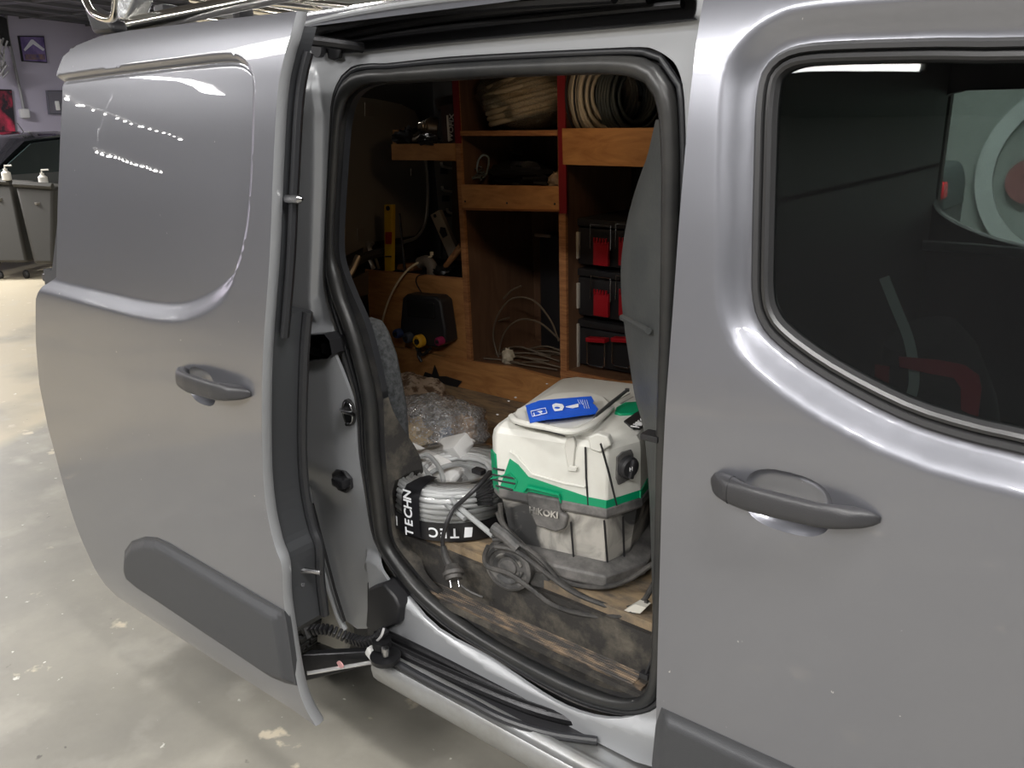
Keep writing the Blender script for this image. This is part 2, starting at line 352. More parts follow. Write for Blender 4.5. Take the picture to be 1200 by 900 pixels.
for k in range(11):
    p = rear0+wn*(.35+k*.62)
    B().prism([g(p-wd*6, CEIL-.04), g(p+wd*6, CEIL-.04), g(p+wd*6, CEIL), g(p-wd*6, CEIL)], wn*.035).build('grid_bar', cbm, ceil)
for k in range(7):
    p = rear0+wd*(-4+k*1.3)
    B().prism([g(p, CEIL-.03), g(p+wn*7, CEIL-.03), g(p+wn*7, CEIL), g(p, CEIL)], wd*.03).build('grid_bar', cbm, ceil)
# lamps
for (x, y, lx, ly, wt, ro, s) in LAMPS:
    t = thing('ceiling_lamp', 'white strip lamp on the ceiling '+s, 'lamp', (x, y, CEIL), 'strip lamps on the ceiling'); Q = Matrix.Rotation(R(ro), 4, 'Z')
    B().box(None, (lx+.06, ly+.06, .04), M=Matrix.Translation((x, y, CEIL-.02)) @ Q, bev=.01).build('housing', mat('white_lamp_housing', (.8, .8, .8)), t)
    B().box(None, (lx, ly, .012), M=Matrix.Translation((x, y, CEIL-.046)) @ Q, bev=.004).build('diffuser', mat('lamp_diffuser', (.9, .9, .9), emis=(1, .98, .95), estr=6), t)
    ld = bpy.data.lights.new('lamp_light', 'AREA'); ld.shape = 'RECTANGLE'; ld.size = lx; ld.size_y = ly; ld.energy = wt; ld.color = (1, .975, .95)
    lo = bpy.data.objects.new('lamp_light', ld); COL.objects.link(lo); lo.parent = t; lo.location = (0, 0, -.06); lo.rotation_euler = (0, 0, R(ro))
# two strings of small lamps whose points mirror in the sliding door
for nm, pa, pb, z in (('upper one', (-6.1, -1.82), (-9.9, -5.0), 2.3), ('lower one', (-8.4, -3.2), (-10.4, -5.0), 1.9)):
    A_, B_ = Vector((*pa, z)), Vector((*pb, z))
    t = thing('spot_lamp_track', 'hanging track of small round lamps, the '+nm, 'lamp', (A_.x, A_.y, CEIL), 'tracks of small hanging lamps')
    B().tube([A_+Vector((0, 0, .03)), B_+Vector((0, 0, .03))], .015, 6).build('track', mat('white_lamp_housing', (.8, .8, .8)), t)
    for q_ in (.05, .95): B().tube([A_.lerp(B_, q_)+Vector((0, 0, .03)), Vector((*A_.lerp(B_, q_).xy, CEIL))], .004, 6).build('hanger', STEEL, t)
    for k in range(14):
        B().lathe([(.006, -.012), (.016, -.01), (.019, 0), (.012, .008)], Matrix.Translation(A_.lerp(B_, (k+.5)/14)), 12).build('bulb', mat('spot_bulb', (1, 1, 1), emis=(1, .97, .92), estr=22), t)
# posters
def panel_on_wall(name, label, cat, c4, th, m, group=None, frame_m=None):
    pts = [WR(*q) for q in c4]; cen = sum(pts, Vector())/4
    t = thing(name, label, cat, cen, group)
    B().prism(pts, wn*th).build('frame', frame_m or BLACK, t, bevel=.004)
    ins = [cen+(p-cen)*.92+wn*(th+.001) for p in pts]; B().prism(ins, wn*.004).build('print', m, t)
    return t, pts, cen
def poster_mat(name, cols, scale, dist):
    m = mat(name, cols[0], rough=.3); nt = m.node_tree; b = nt.nodes['Principled BSDF']
    tc = nt.nodes.new('ShaderNodeTexCoord'); n = nt.nodes.new('ShaderNodeTexNoise'); n.inputs['Scale'].default_value = scale; n.inputs['Distortion'].default_value = dist
    cr = nt.nodes.new('ShaderNodeValToRGB'); e = cr.color_ramp.elements
    for i, c in enumerate(cols):
        q = e[i] if i < 2 else e.new(.5)
        q.color = (*c, 1)
    for i, q in enumerate(e): q.position = .3+.4*i/(len(cols)-1)
    nt.links.new(tc.outputs['Object'], n.inputs[0]); nt.links.new(n.outputs['Fac'], cr.inputs[0]); nt.links.new(cr.outputs[0], b.inputs['Base Color']); return m
t, pts, cen = panel_on_wall('poster', 'small framed picture of a white gabled shape on purple, high on the lilac wall', 'picture', [(20, 42), (50, 42.5), (54, 74), (25, 72)], .03, mat('poster_purple', (.30, .22, .50), col2=(.12, .08, .25), nscale=4))
ex = (pts[1]-pts[0]); ey = (pts[0]-pts[3]); o = cen+wn*.036
def q(u, v, e=0): return cen+ex*u+ey*v+wn*(.036+e)
B().prism([q(-.4, -.02), q(-.05, .38), q(.02, .38), q(.42, .0), q(.36, -.08), q(0, .2), q(-.36, -.08)], wn*.004).build('painted_gable', mat('pale_print', (.85, .85, .95)), t)
B().prism([q(-.4, -.42), q(.4, -.42), q(.4, -.2), q(-.4, -.2)], wn*.003).build('painted_ground', mat('ochre_print', (.35, .22, .16), col2=(.1, .08, .25), nscale=12), t)
panel_on_wall('poster', 'larger black framed picture with red and pink glow, low at the left edge', 'picture', [(-14, 104), (12, 105), (17, 156), (-10, 156)], .03, mat('poster_red', (.02, .02, .03), col2=(.75, .05, .12), nscale=2.2, contrast=(.45, .62), rough=.3))
t, pts, cen = panel_on_wall('wall_niche_box', 'grey flush box with a white lever on the lilac wall beside the door', 'box', [(53, 106), (71, 106), (72, 134), (56, 134)], .04, mat('grey_box_face', (.22, .21, .26)), None, mat('grey_box_frame', (.12, .12, .15)))
B().box(cen+wn*.06+Vector((0, 0, -.05)), (.04, .06, .14), bev=.01).build('lever', mat('white_knob', (.8, .8, .8)), t)
c0, c1 = WR(7, 20, .03), WR(28, 133, .03)
t = thing('conduit', 'thin grey cable conduit running down the lilac wall to a socket', 'pipe', c1)
B().tube([WR(7, 18, .03), WR(9, 40, .03), WR(26, 118, .03), WR(28, 130, .03)], .022, 8).build('pipe', mat('grey_conduit', (.28, .28, .30), rough=.4), t)
B().box(c1, (.12, .14, .14), bev=.03).build('socket', mat('white_socket', (.6, .6, .62)), t)
bb = B(); random.seed(3)
for k in range(60):
    p = WR(random.uniform(-12, 5), random.uniform(52, 92), .28); bb.tube([p, p+Vector((random.uniform(-.1, .1), random.uniform(-.1, .1), random.uniform(.05, .2)))], .012, 5)
tag(bb.build('dried_garland', mat('grey_twigs', (.35, .35, .36))), 'grey bundle of dried twigs hanging on the wall at the left edge', 'decoration', kind='stuff')
tag(B().prism([WR(-14, 15), WR(4, 22), WR(9, 54), WR(-10, 54)], wn*.06).build('wall_panel', BLACK), 'black panel on the wall above the grey twigs', 'panel')
# parked black car
def car():
    base = CAM+ray(20, 250)*10.6; base.z = 0; ax = wd; ay = wn
    t = thing('parked_car', 'black parked car behind the grey bins by the lilac wall', 'car', base)
    T = lambda u, v, z: base+ax*u+ay*v+Vector((0, 0, z))
    prof = [(-2.2, .35), (-2.25, .7), (-2.05, .92), (-1.1, 1.02), (-.35, 1.40), (.3, 1.47), (1.2, 1.42), (1.9, 1.05), (2.15, .95), (2.2, .4)]
    prof = [(a, z) for a, z in prof]
    b = B(); lo = []
    for v, k in ((-.86, .9), (-.88, .97), (-.6, 1.0), (.6, 1.0), (.88, .97), (.86, .9)):
        lo.append([T(u*(.98 if abs(v) > .7 else 1), v*(1-.22*max(0, (z-.95))/.5), .3+(z-.3)*k) for u, z in prof])
    b.loft(lo, cap0=True, cap1=True).build('body', mat('black_car_paint', (.008, .008, .01), rough=.12, coat=1), t)
    for s in (1,):
        b = B(); b.prism([T(-.95, .84*s, 1.02), T(-.3, .74*s, 1.34), (T(.3, .72*s, 1.38)), T(.3, .84*s, 1.0)], ay*.02*s).build('window', mat('car_glass', (.02, .03, .03), rough=.03), t)
        b = B(); b.prism([T(.38, .84*s, 1.0), T(.38, .72*s, 1.38), T(1.15, .74*s, 1.34), T(1.6, .84*s, 1.02)], ay*.02*s).build('window', MATS['car_glass'], t)
    for u in (-1.35, 1.35):
        M = Matrix.Translation(T(u, .72, .32)) @ ay.to_track_quat('Z', 'Y').to_matrix().to_4x4()
        wh = B().lathe([(.2, 0), (.3, 0), (.32, .03), (.32, .17), (.3, .2), (.2, .2)], M).build('wheel', RUBBER, t)
    B().tube([WRcar(30, 158), WRcar(20, 144)], .006, 5).build('antenna', BLACK, t)
def WRcar(px, py): return CAM+ray(px, py)*10.6
car()
# two taupe bins
taupe = mat('taupe_plastic', (.032, .030, .025), rough=.6)
def bin_(outl, label, depth):
    pts = [P(*q_, z=0) if False else CAM+ray(*q_)*depth for q_ in outl]
    base = sum(pts, Vector())/len(pts); base.z = min(p.z for p in pts)
    t = thing('wheelie_bin', label, 'bin', base, 'taupe bins by the wall')
    d = Vector((FW.x, FW.y, 0)).normalized()*.5
    B().prism(pts, d).build('tub', taupe, t, bevel=.03)
    top = [pts[0], pts[1]]
    B().tube([top[0]+Vector((0, 0, .02)), top[1]+Vector((0, 0, .02))], .035, 8).build('lid_rim', taupe, t)
    B().box(sum(pts[:2], Vector())/2+Vector((.0, 0, -.16))-d*.03, (.14, .05, .03), bev=.01).build('grip', mat('pale_taupe', (.13, .12, .10)), t)
    for s in (.2, .8):
        p = pts[3].lerp(pts[2], s)+d*.2; p.z = .04
        B().lathe([(.04, -.02), (.05, 0), (.04, .02)], Matrix.Translation(p) @ Matrix.Rotation(R(90), 4, 'X'), 10).build('wheel', BLACK, t)
    return t
bin_([(-22, 214), (13, 216), (32, 308), (-20, 308)], 'left taupe plastic bin with curved side, cut by the picture edge', 8.8)
bin_([(17, 218), (62, 221), (62, 309), (39, 309)], 'right taupe plastic bin tight beside the sliding door', 8.6)
for (px, lab) in ((9, 'white pump bottle standing on the left taupe bin'), (52, 'white dispenser lying on the right taupe bin')):
    p = CAM+ray(px, 214 if px < 20 else 219)*8.75+Vector((0, 0, .05))
    t = thing('pump_bottle', lab, 'bottle', p, 'white bottles on the bins')
    B().lathe([(.03, -.03), (.045, -.02), (.045, .05), (.02, .07), (.02, .09)], Matrix.Translation(p), 12).build('bottle_body', mat('white_bottle', (.7, .68, .62)), t)
    B().tube([p+Vector((0, 0, .08)), p+Vector((0, 0, .12)), p+Vector((.05, .05, .12))], .009, 6).build('pump', MATS['white_bottle'], t)
# ================================================================== THE VAN
van = thing('van', 'silver grey panel van with its side sliding door open, filling the picture', 'van', (-1.0, .8, 0))
AP = .10
def PS(px, py, off=0.0, prof=SIDE):
    z = 1.0
    for _ in range(8):
        p = P(px, py, y=off+float(prof(z))); z = p.z
    return p
def XS(pts, off=0.0): return [(p.x, p.z) for p in (PS(a, b, off) for a, b in pts)]
LA = [(455, 74), (437, 74), (415, 77), (402, 87), (394, 101), (388.7, 120), (387, 150), (383, 233), (380, 300), (380, 337), (387, 367), (397, 400), (409, 440), (418, 480), (421, 530), (428, 578), (436, 625), (448, 652), (475, 690), (520, 733), (580, 771), (640, 807), (685, 828), (730, 838), (757, 835), (772, 826), (781, 800), (785, 740), (790, 600), (795, 500), (799, 400), (802, 300), (804, 200), (802.5, 133), (800, 100), (793, 78), (783, 67), (767, 58), (750, 55), (700, 57), (600, 62), (520, 67)]
LB = [(470, 97), (440, 99), (425, 104), (414, 113), (408, 125), (405, 138), (402, 160), (397, 233), (395, 290), (400, 317), (413, 350), (427, 383), (440, 433), (447, 470), (449, 520), (452, 560), (456, 600), (460, 634), (481, 664), (505, 691), (550, 727), (598, 757), (652, 784), (700, 805), (730, 814), (748, 814), (760, 806), (766, 785), (769, 740), (772, 600), (774, 500), (778, 400), (780, 300), (781, 200), (779, 150), (776, 125), (770, 110), (760, 98), (742, 90), (722, 88), (700, 87), (600, 90), (530, 94)]
RIDGE = [(430, 652), (442, 655), (460, 673), (475, 699), (499, 721), (550, 760), (610, 796), (670, 825), (715, 840), (790, 862)]
LOWE = [(790, 905), (745, 892), (700, 869), (625, 829), (550, 795), (475, 752), (455, 744)]
la = smooth2(XZ(LA, AP), 3); lb = smooth2(XZ(LB, AP+.015), 3)
rid = [(v.x, v.y) for v in catmull([(a, b_, 0) for a, b_ in XZ(RIDGE, .088)], 5)]; low = XZ(LOWE, .078)
pocket_px = [(352, 52), (354, 44), (368, 36), (400, 27), (480, 15), (560, 6), (660, -2), (740, -8), (806, -10), (816, -4), (817, 8), (814, 20), (806, 25), (700, 35), (560, 47), (450, 58), (400, 63), (370, 60)]
pocket = smooth2(XZ(pocket_px, .09), 3)
slot = XZ([(343, 392), (390, 389), (396, 396), (399, 412), (393, 418), (345, 425)], .085)
left_low = XZ([(415, 739), (400, 728), (388, 700), (376, 660), (366, 620), (358, 570), (350, 500)], .09)
lx = left_low[-1][0]
outl = [(-.575, 1.748), (-1.72, 1.748), (-1.70, 1.4), (-1.70, left_low[-1][1])]+left_low[::-1]+[(low[-1][0]-.02, low[-1][1])]+low[::-1]+[(-.575, low[0][1])]
ridge_poly = rid+[(-.5, rid[-1][1]-.3)]+[(rid[0][0]+.03, rid[0][1]-.4)]
crease = XZ([(366, 50), (378, 133), (377, 217), (374, 300), (372, 345)], AP)
zled = P(360, 372, y=AP).z
def f_ap(x, z):
    d = sdist(rid, x, z, False); ins = inside(ridge_poly, x, z); w_ = 1-sm(-.010, .018, np.where(ins, -d, d))
    y = AP-.024*w_
    cx_ = np.interp(z, [c[1] for c in crease[::-1]], [c[0] for c in crease[::-1]])
    up_ = sm(zled-.02, zled+.03, z)
    y += (-.020*(1-sm(-.008, .008, x-cx_))*(z > zled-.02))*up_*(1-sm(1.60, 1.66, z))
    y += -.028*(1-sm(zled-.045, zled, z))*(x < -1.3)*(1-sm(-1.52, -1.42, x))*sm(.62, .75, z)
    y += -.012*sm(1.665, 1.68, z)*(1-sm(1.70, 1.74, z))
    y += -.03*sm(1.735, 1.75, z)
    # recess under the lower left corner, where the roller box sits
    d2 = np.hypot((x+1.47), (z-.43)); y += .0*d2
    return y
cgd = [(a-.008, b_) for a, b_ in crease]+[(a+.008, b_) for a, b_ in crease[::-1]]
cgd2 = [(a-.003, b_) for a, b_ in crease]+[(a+.003, b_) for a, b_ in crease[::-1]]
rgd = [(a, b_-.006) for a, b_ in rid]+[(a, b_+.006) for a, b_ in rid[::-1]]
ap = sheet('door_aperture_panel', outl, [la, pocket, slot], f_ap, .010, .008, PAINTIN, van, ang=50, guides=[cgd, cgd2, rgd])
# flange ring between panel and opening
def loop3(l, y): return [Vector((a, y, b)) for a, b in l]
def resamp(l, n):
    a = np.array(l+[l[0]]); d = np.r_[0, np.cumsum(np.hypot(*np.diff(a, axis=0).T))]; t = np.linspace(0, d[-1], n, endpoint=False)
    return list(zip(np.interp(t, d, a[:, 0]), np.interp(t, d, a[:, 1])))
def matchto(l, ref):   # for each ref point the closest point of l, kept in order
    A = np.array(resamp(l, 900)); out = []
    for p in ref: out.append(tuple(A[np.argmin(((A-np.array(p))**2).sum(1))]))
    return out
rb = resamp(lb, 220); ra = matchto(la, rb)
B().loft([loop3(ra, AP-.002), loop3([(a[0]*.75+b[0]*.25, a[1]*.75+b[1]*.25) for a, b in zip(ra, rb)], AP+.02), loop3([(a[0]*.3+b[0]*.7, a[1]*.3+b[1]*.7) for a, b in zip(ra, rb)], AP+.022), loop3(rb, AP+.02)]).build('aperture_trim', RUBDIRT, van)
mid = [(a[0]*.36+b[0]*.64, a[1]*.36+b[1]*.64) for a, b in zip(ra, rb)]
wid = [math.hypot(a[0]-b[0], a[1]-b[1]) for a, b in zip(ra, rb)]
rad = [min(.017, max(.009, w_*.36)) for w_ in wid]
B().tube([Vector((a, AP+.002, b)) for a, b in mid], rad, 10, closed=True).build('door_seal', SEALM, van, ang=60)
mid2 = [(a[0]*.86+b[0]*.14, a[1]*.86+b[1]*.14) for a, b in zip(ra, rb)]
B().tube([Vector((a, AP+.004, b)) for a, b in mid2], .006, 8, closed=True).build('outer_seal_lip', RUBBER, van, ang=60)
# inner lining of the opening, deeper towards the floor
dep = [.012+.10*(1-float(sm(.72, .95, p[1])))*(1-float(sm(-1.0, -.9, p[0])))*float(sm(.50, .62, p[1])) for p in rb]
lowi = [i for i in range(len(rb)) if rb[i][1] < .95]
k0 = next(i for i in range(len(rb)) if rb[i][1] >= .95 and rb[(i+1) % len(rb)][1] < .95); seq = [(k0+j) % len(rb) for j in range(len(rb))]
lows = [i for i in seq if rb[i][1] < .97]; ups = [i for i in seq if rb[i][1] >= .93]; ups = ups[1:]+ups[:1] if False else ups
def strip(idx): return [[Vector((rb[i][0], AP+.02, rb[i][1])) for i in idx], [Vector((rb[i][0], AP+.025+dep[i], rb[i][1])) for i in idx]]
B().loft(strip(lows), closed=False).build('opening_lining', DIRTY, van)
kk = next(i for i in range(len(rb)) if rb[i][1] < .93 and rb[(i+1) % len(rb)][1] >= .93); seq = [(kk+1+j) % len(rb) for j in range(len(rb))]
B().loft(strip([i for i in seq if rb[i][1] >= .93]), closed=False).build('upper_lining', RUBBER, van)
# pocket behind the upper rail
pk = loop3(pocket, .085)
B().loft([pk, [p+Vector((0, .06, 0)) for p in pk]], cap1=True).build('upper_rail_pocket', BLACK, van)
for pxs, yy, r in (([(356, 38), (400, 27), (480, 13), (600, 2), (720, -6)], .075, .013), ([(362, 47), (420, 36), (500, 22), (620, 8), (760, -3)], .10, .010), ([(380, 50), (440, 42), (560, 28), (700, 14), (800, 4)], .115, .008)):
    B().tube([P(a, b, y=yy) for a, b in pxs], r, 10, smooth=5).build('upper_rail', DKSTEEL, van)
# roller arm of the top
B().tube([P(330, 45, y=-.05), P(360, 47, y=0), P(400, 52, y=.05), P(425, 56, y=.09)], .010, 8, smooth=3).build('upper_roller_arm', DKSTEEL, van)
b = B(); b.lathe([(.0, 0), (.016, 0), (.016, .012), (.0, .012)], Matrix.Translation(P(376, 58, y=AP-.02)) @ Matrix.Rotation(R(90), 4, 'X'), 12); b.build('bolt', BLACK, van)
B().prism([P(*q_, y=AP-.015) for q_ in ((381, 55), (400, 56), (397, 68), (391, 71), (384, 69))], (0, .01, 0)).build('striker_plate', DKSTEEL, van, bevel=.002)
# slot of the centre roller
sl = [Vector((a, .06, b)) for a, b in slot]
B().loft([sl, [p+Vector((0, .09, 0)) for p in sl]], cap1=True).build('roller_slot', BLACK, van)
B().box(P(368, 410, y=.10), (.075, .02, .02), bev=.003).box(P(385, 408, y=.095), (.03, .02, .028), bev=.003).build('slot_hinge', DKSTEEL, van)
# roof and shell
ROOFZ = 1.80
b = B(); secs = []
for x in (-2.50, -1.6, -.6, .3, .6):
    secs.append([Vector((x, yy, zz)) for yy, zz in ((.055, 1.724), (.066, 1.746), (.09, 1.757), (.16, 1.762), (.5, 1.775), (.8, 1.78), (1.1, 1.775), (1.4, 1.762), (1.52, 1.745), (1.56, 1.71))])
b.loft(secs, closed=False); b.build('roof', PAINT, van)
b = B(); b.tube([P(343, 33, y=.06), P(380, 23, y=.06), P(430, 13, y=.06), P(500, 2, y=.06), P(640, -13, y=.06), P(800, -24, y=.06)], .006, 8, smooth=3).build('roof_edge_bead', PAINTIN, van)
# rear quarter behind the sliding door
arch = [(-2.02+.40*math.cos(a), .33+.40*math.sin(a)) for a in np.linspace(R(-20), R(200), 24)]
arch = [(x, max(z, .22)) for x, z in arch]
q_out = [(-1.66, 1.74), (-2.47, 1.74), (-2.53, 1.4), (-2.60, 1.1), (-2.62, .32), (-2.43, .3)]+arch[::-1][1:-1]+[(-1.62, .3), (-1.64, .6)]
sheet('rear_quarter_panel', q_out, [], lambda x, z: SIDE(z), .05, .012, PAINT, van)
B().prism([P(372, 640, y=.13), P(396, 690, y=.13), P(412, 742, y=.13), P(405, 765, y=.10), P(372, 752, y=.13), P(366, 690, y=.14)], (0, .01, 0)).build('quarter_inner_panel', mat('dusty_beige_paint', (.30, .29, .26), rough=.5, metal=.3), van)
# groove strip along the lower left edge of the pillar
B().tube([P(359, 570, y=.085), P(368, 622, y=.085), P(381, 672, y=.085), P(394, 715, y=.085), P(404, 738, y=.085)], .009, 8, smooth=4).build('pillar_edge_bead', PAINTIN, van)
B().tube([P(366, 590, y=.08), P(379, 640, y=.08), P(392, 690, y=.08), P(404, 728, y=.08)], .004, 6, smooth=4).build('pillar_groove', BLACK, van)
# wheel
wh = B().lathe([(.0, .06), (.19, .06), (.24, 0), (.305, .005), (.32, .03), (.325, .06), (.325, .15), (.32, .18), (.305, .205), (.2, .205)], Matrix.Translation((-2.03, .05, .325)) @ Matrix.Rotation(R(-90), 4, 'X'), 48).build('rear_wheel', mat('tyre_rubber', (.02, .02, .02), rough=.8), van)
b = B()
for k in range(56):
    a = 2*math.pi*k/56
    for yy in (.075, .12, .165, .21):
        b.box(None, (.022, .036, .014), M=Matrix.Translation((-2.03+.327*math.cos(a), yy+.01, .325+.327*math.sin(a))) @ Matrix.Rotation(-a+R(90), 4, 'Y') @ Matrix.Rotation(R(14), 4, 'Z'))
tr = b.build('tread', MATS['tyre_rubber'], wh); tr['kind'] = 'stuff'
B().lathe([(.0, .02), (.06, .02), (.15, .04), (.2, .015), (.2, .0), (.0, 0)], Matrix.Translation((-2.03, .12, .325)) @ Matrix.Rotation(R(90), 4, 'X'), 24).build('wheel_rim', STEEL, wh)
B().box((-2.05, .45, .55), (1.0, .5, .02)).box((-1.6, .36, .42), (.02, .42, .30)).build('wheel_arch_liner', BLACK, van)
B().box((-1.55, .8, .40), (1.9, 1.3, .10)).box((.1, .8, .38), (1.2, 1.3, .10)).build('underbody', BLACK, van)
# lower sill
prof = [(.10, .338), (.05, .340), (.035, .343), (.024, .352), (.014, .352), (.008, .342), (.000, .339), (-.008, .341), (-.014, .334), (-.017, .315), (-.012, .29), (.0, .272), (.03, .258), (.10, .25)]
xs = [P(452, 795, y=0).x-.03, -.9, -.5, .6]
B().loft([[Vector((x, a, c)) for a, c in prof] for x in xs], cap0=True, cap1=True).build('outer_sill', SILL, van, ang=60)
chan = [P(*q_, z=.343) for q_ in ((436, 752), (452, 775), (470, 783), (550, 825), (610, 855), (660, 868), (705, 869), (770, 899), (740, 860), (600, 790), (480, 735), (440, 735))]
B().prism(chan, (0, 0, .004)).build('rail_channel', BLACK, van)
B().tube([P(a, b_, z=.356) for a, b_ in ((438, 748), (483, 771), (550, 801), (600, 822), (633, 834), (667, 843), (700, 850))], .013, 10, smooth=5).build('lower_rail', DKSTEEL, van)
B().tube([P(a, b_, z=.350) for a, b_ in ((450, 742), (500, 765), (560, 795), (620, 823), (665, 840))], .011, 10, smooth=5).build('lower_rail', DKSTEEL, van)
B().tube([P(a, b_, z=.350) for a, b_ in ((455, 772), (500, 797), (550, 822), (580, 838), (610, 850), (650, 861), (700, 868))], .009, 10, smooth=5).build('rail_lip', RUBBER, van)
B().tube([P(a, b_, z=.372) for a, b_ in ((478, 768), (550, 799), (600, 820), (640, 833))], .0012, 6, smooth=5).build('rail_bright_edge', DKSTEEL, van)
# roller box
rbx = [(431, 690), (448, 684), (462, 700), (468, 712), (466, 732), (440, 742), (428, 735)]
B().prism([P(a, c, y=.055) for a, c in rbx], (0, .07, 0)).build('roller_box', BLACK, van, bevel=.006)
rpl = [(430, 683), (449, 680), (478, 715), (480, 748), (462, 748), (430, 744)]
B().prism([P(a, c, y=.092) for a, c in rpl], (0, .02, 0)).build('roller_box_plate', BLACK, van, bevel=.003)
M = Matrix.Translation(P(468, 731, y=.085)) @ Matrix.Rotation(R(90), 4, 'X')
B().lathe([(.0, 0), (.010, 0), (.010, .006), (.0, .008)], M, 12).build('bolt', DKSTEEL, van)
# catches on the pillar
def oct_(cx, cy, w_, h, y, n=8, rot=22.5):
    c = P(cx, cy, y=y); return [c+Vector((math.cos(R(rot+360*k/n))*w_, 0, math.sin(R(rot+360*k/n))*h)) for k in range(n)]
ysl = .075
st = B().prism(oct_(407, 484, .021, .033, ysl-.006, 16, 0), (0, .01, 0)).build('striker', mat('striker_rim', (.03, .03, .03)), van, bevel=.002)
B().prism(oct_(407, 484, .017, .028, ysl-.011, 16, 0), (0, .006, 0)).build('striker_plate', STEEL, st, bevel=.002)
B().tube([P(400, 480, y=ysl-.01), P(402, 482, y=ysl-.03), P(411, 484, y=ysl-.03), P(414, 486, y=ysl-.01)], .005, 8).build('striker_bar', STEEL, st)
for yy in (472, 497): B().lathe([(0, 0), (.005, 0), (.004, .004), (0, .004)], Matrix.Translation(P(407, yy, y=ysl-.011)) @ Matrix.Rotation(R(90), 4, 'X'), 10).build('screw', DKSTEEL, st)
bu = B().prism(oct_(399, 564, .036, .031, ysl-.004), (0, .012, 0)).build('bump_stop', BLACK, van, bevel=.003)
B().box(P(400, 565, y=ysl-.014), (.042, .03, .022), bev=.006).build('stop_block', mat('black_gloss_plastic', (.02, .02, .022), rough=.2), bu)
B().lathe([(0, 0), (.005, 0), (.004, .004), (0, .004)], Matrix.Translation(P(402, 553, y=ysl-.006)) @ Matrix.Rotation(R(90), 4, 'X'), 10).build('screw', DKSTEEL, bu)
# ---------------------------------------------------------------- front door
fd_win_px = [(1200, 42), (1100, 43), (1000, 46), (940, 50), (913, 58), (895, 72), (884, 92), (879, 130), (877, 200), (875, 300), (875, 345), (882, 376), (902, 404), (960, 447), (1050, 495), (1130, 522), (1200, 539)]
wb = XS(fd_win_px)
wz = wb[0][1]; ze = wb[-1][1]
win_o = smooth2(wb+[(0.03, ze-.012), (.2, ze-.02), (.34, ze-.015), (.41, ze+.03), (.38, 1.28), (.28, 1.47), (.18, 1.58), (.06, wz-.005)], 3)
cupF = [(lambda c: (c.x, c.z))(PS(922, 588))]; cupF = [(cupF[0][0]+.062*math.cos(a), cupF[0][1]+.041*math.sin(a)) for a in np.linspace(0, 2*math.pi, 28, endpoint=False)]
def superc(c, rx, rz, n=32, p=.75): return [(c[0]+rx*math.copysign(abs(math.cos(a))**p, math.cos(a)), c[1]+rz*math.copysign(abs(math.sin(a))**p, math.sin(a))) for a in np.linspace(0, 2*math.pi, n, endpoint=False)]
ccF = PS(922, 589); cupF = superc((ccF.x, ccF.z), .064, .046)
def f_fd(x, z):
    y = SIDE(z); d = sdist(win_o, x, z)
    y = y+.024*(1-sm(.0, .05, d)); return y
fd = sheet('front_door', [(-.585, .34), (-.585, 1.0), (-.585, 1.735), (.30, 1.735), (.5, 1.3), (.56, 1.0), (.56, .34)], [win_o, cupF], f_fd, .0115, .02, PAINT, van, ang=60, guides=[inset(resamp(win_o, 150), -q_) for q_ in (.012, .025, .038, .05)])
# window seal, glass
fy = lambda p: float(SIDE(p[1]))
wo = resamp(win_o, 160); w1 = inset(wo, .004); w2 = inset(wo, .010); w3 = inset(wo, .013); w4 = inset(wo, .020); w5 = inset(wo, .024); w6 = inset(wo, .028)
def lp(l, o): return [Vector((p[0], fy(p)+o, p[1])) for p in l]
sl_ = B().loft([lp(wo, .026), lp(wo, .016), lp(w1, .012), lp(w2, .013), lp(w3, .021), lp(inset(wo, .015), .014), lp(w4, .012), lp(w5, .016), lp(w6, .034)]).build('window_seal', mat('window_rubber', (.03, .03, .031), rough=.35), fd, ang=25)
TINT = glass_mat('tinted_window_glass', (.52, .56, .55), .7)
gl = inset(wo, .022)
sheet('window_glass', gl, [], lambda x, z: SIDE(z)+.028, .06, .004, TINT, fd)
strp = [P(909, 92, y=.045), P(903, 130, y=.045), P(900, 200, y=.04), P(898, 290, y=.035), P(896, 345, y=.03)]  # pale reflection at the glass edge, put in as a coloured strip and corner
B().loft([strp, [p+Vector((.0055, .004, 0)) for p in strp]], closed=False).build('edge_reflection', mat('pale_reflection_strip', (.42, .48, .45), rough=.4), fd)
B().prism([P(*q_, y=.045) for q_ in ((909, 88), (918, 76), (930, 72), (934, 78), (922, 84))], (0, .003, 0)).build('corner_reflection', mat('white_reflection_patch', (.8, .85, .85), rough=.4), fd)
def cup(name, l, c, yd, m, parent, depth=.022):
    loops = []
    for k, (s, d) in enumerate(((1.0, 0), (.97, .003), (.9, .5*depth), (.75, .85*depth), (.5, depth), (.2, depth*1.02))):
        loops.append([Vector((c.x+(a-c.x)*s, yd(a, b_)+d, c.z+(b_-c.z)*s)) for a, b_ in l])
    return B().loft(loops, cap1=True).build(name, m, parent, ang=70)
cup('handle_recess', cupF, ccF, lambda a, b_: float(SIDE(b_)), PAINT, fd)
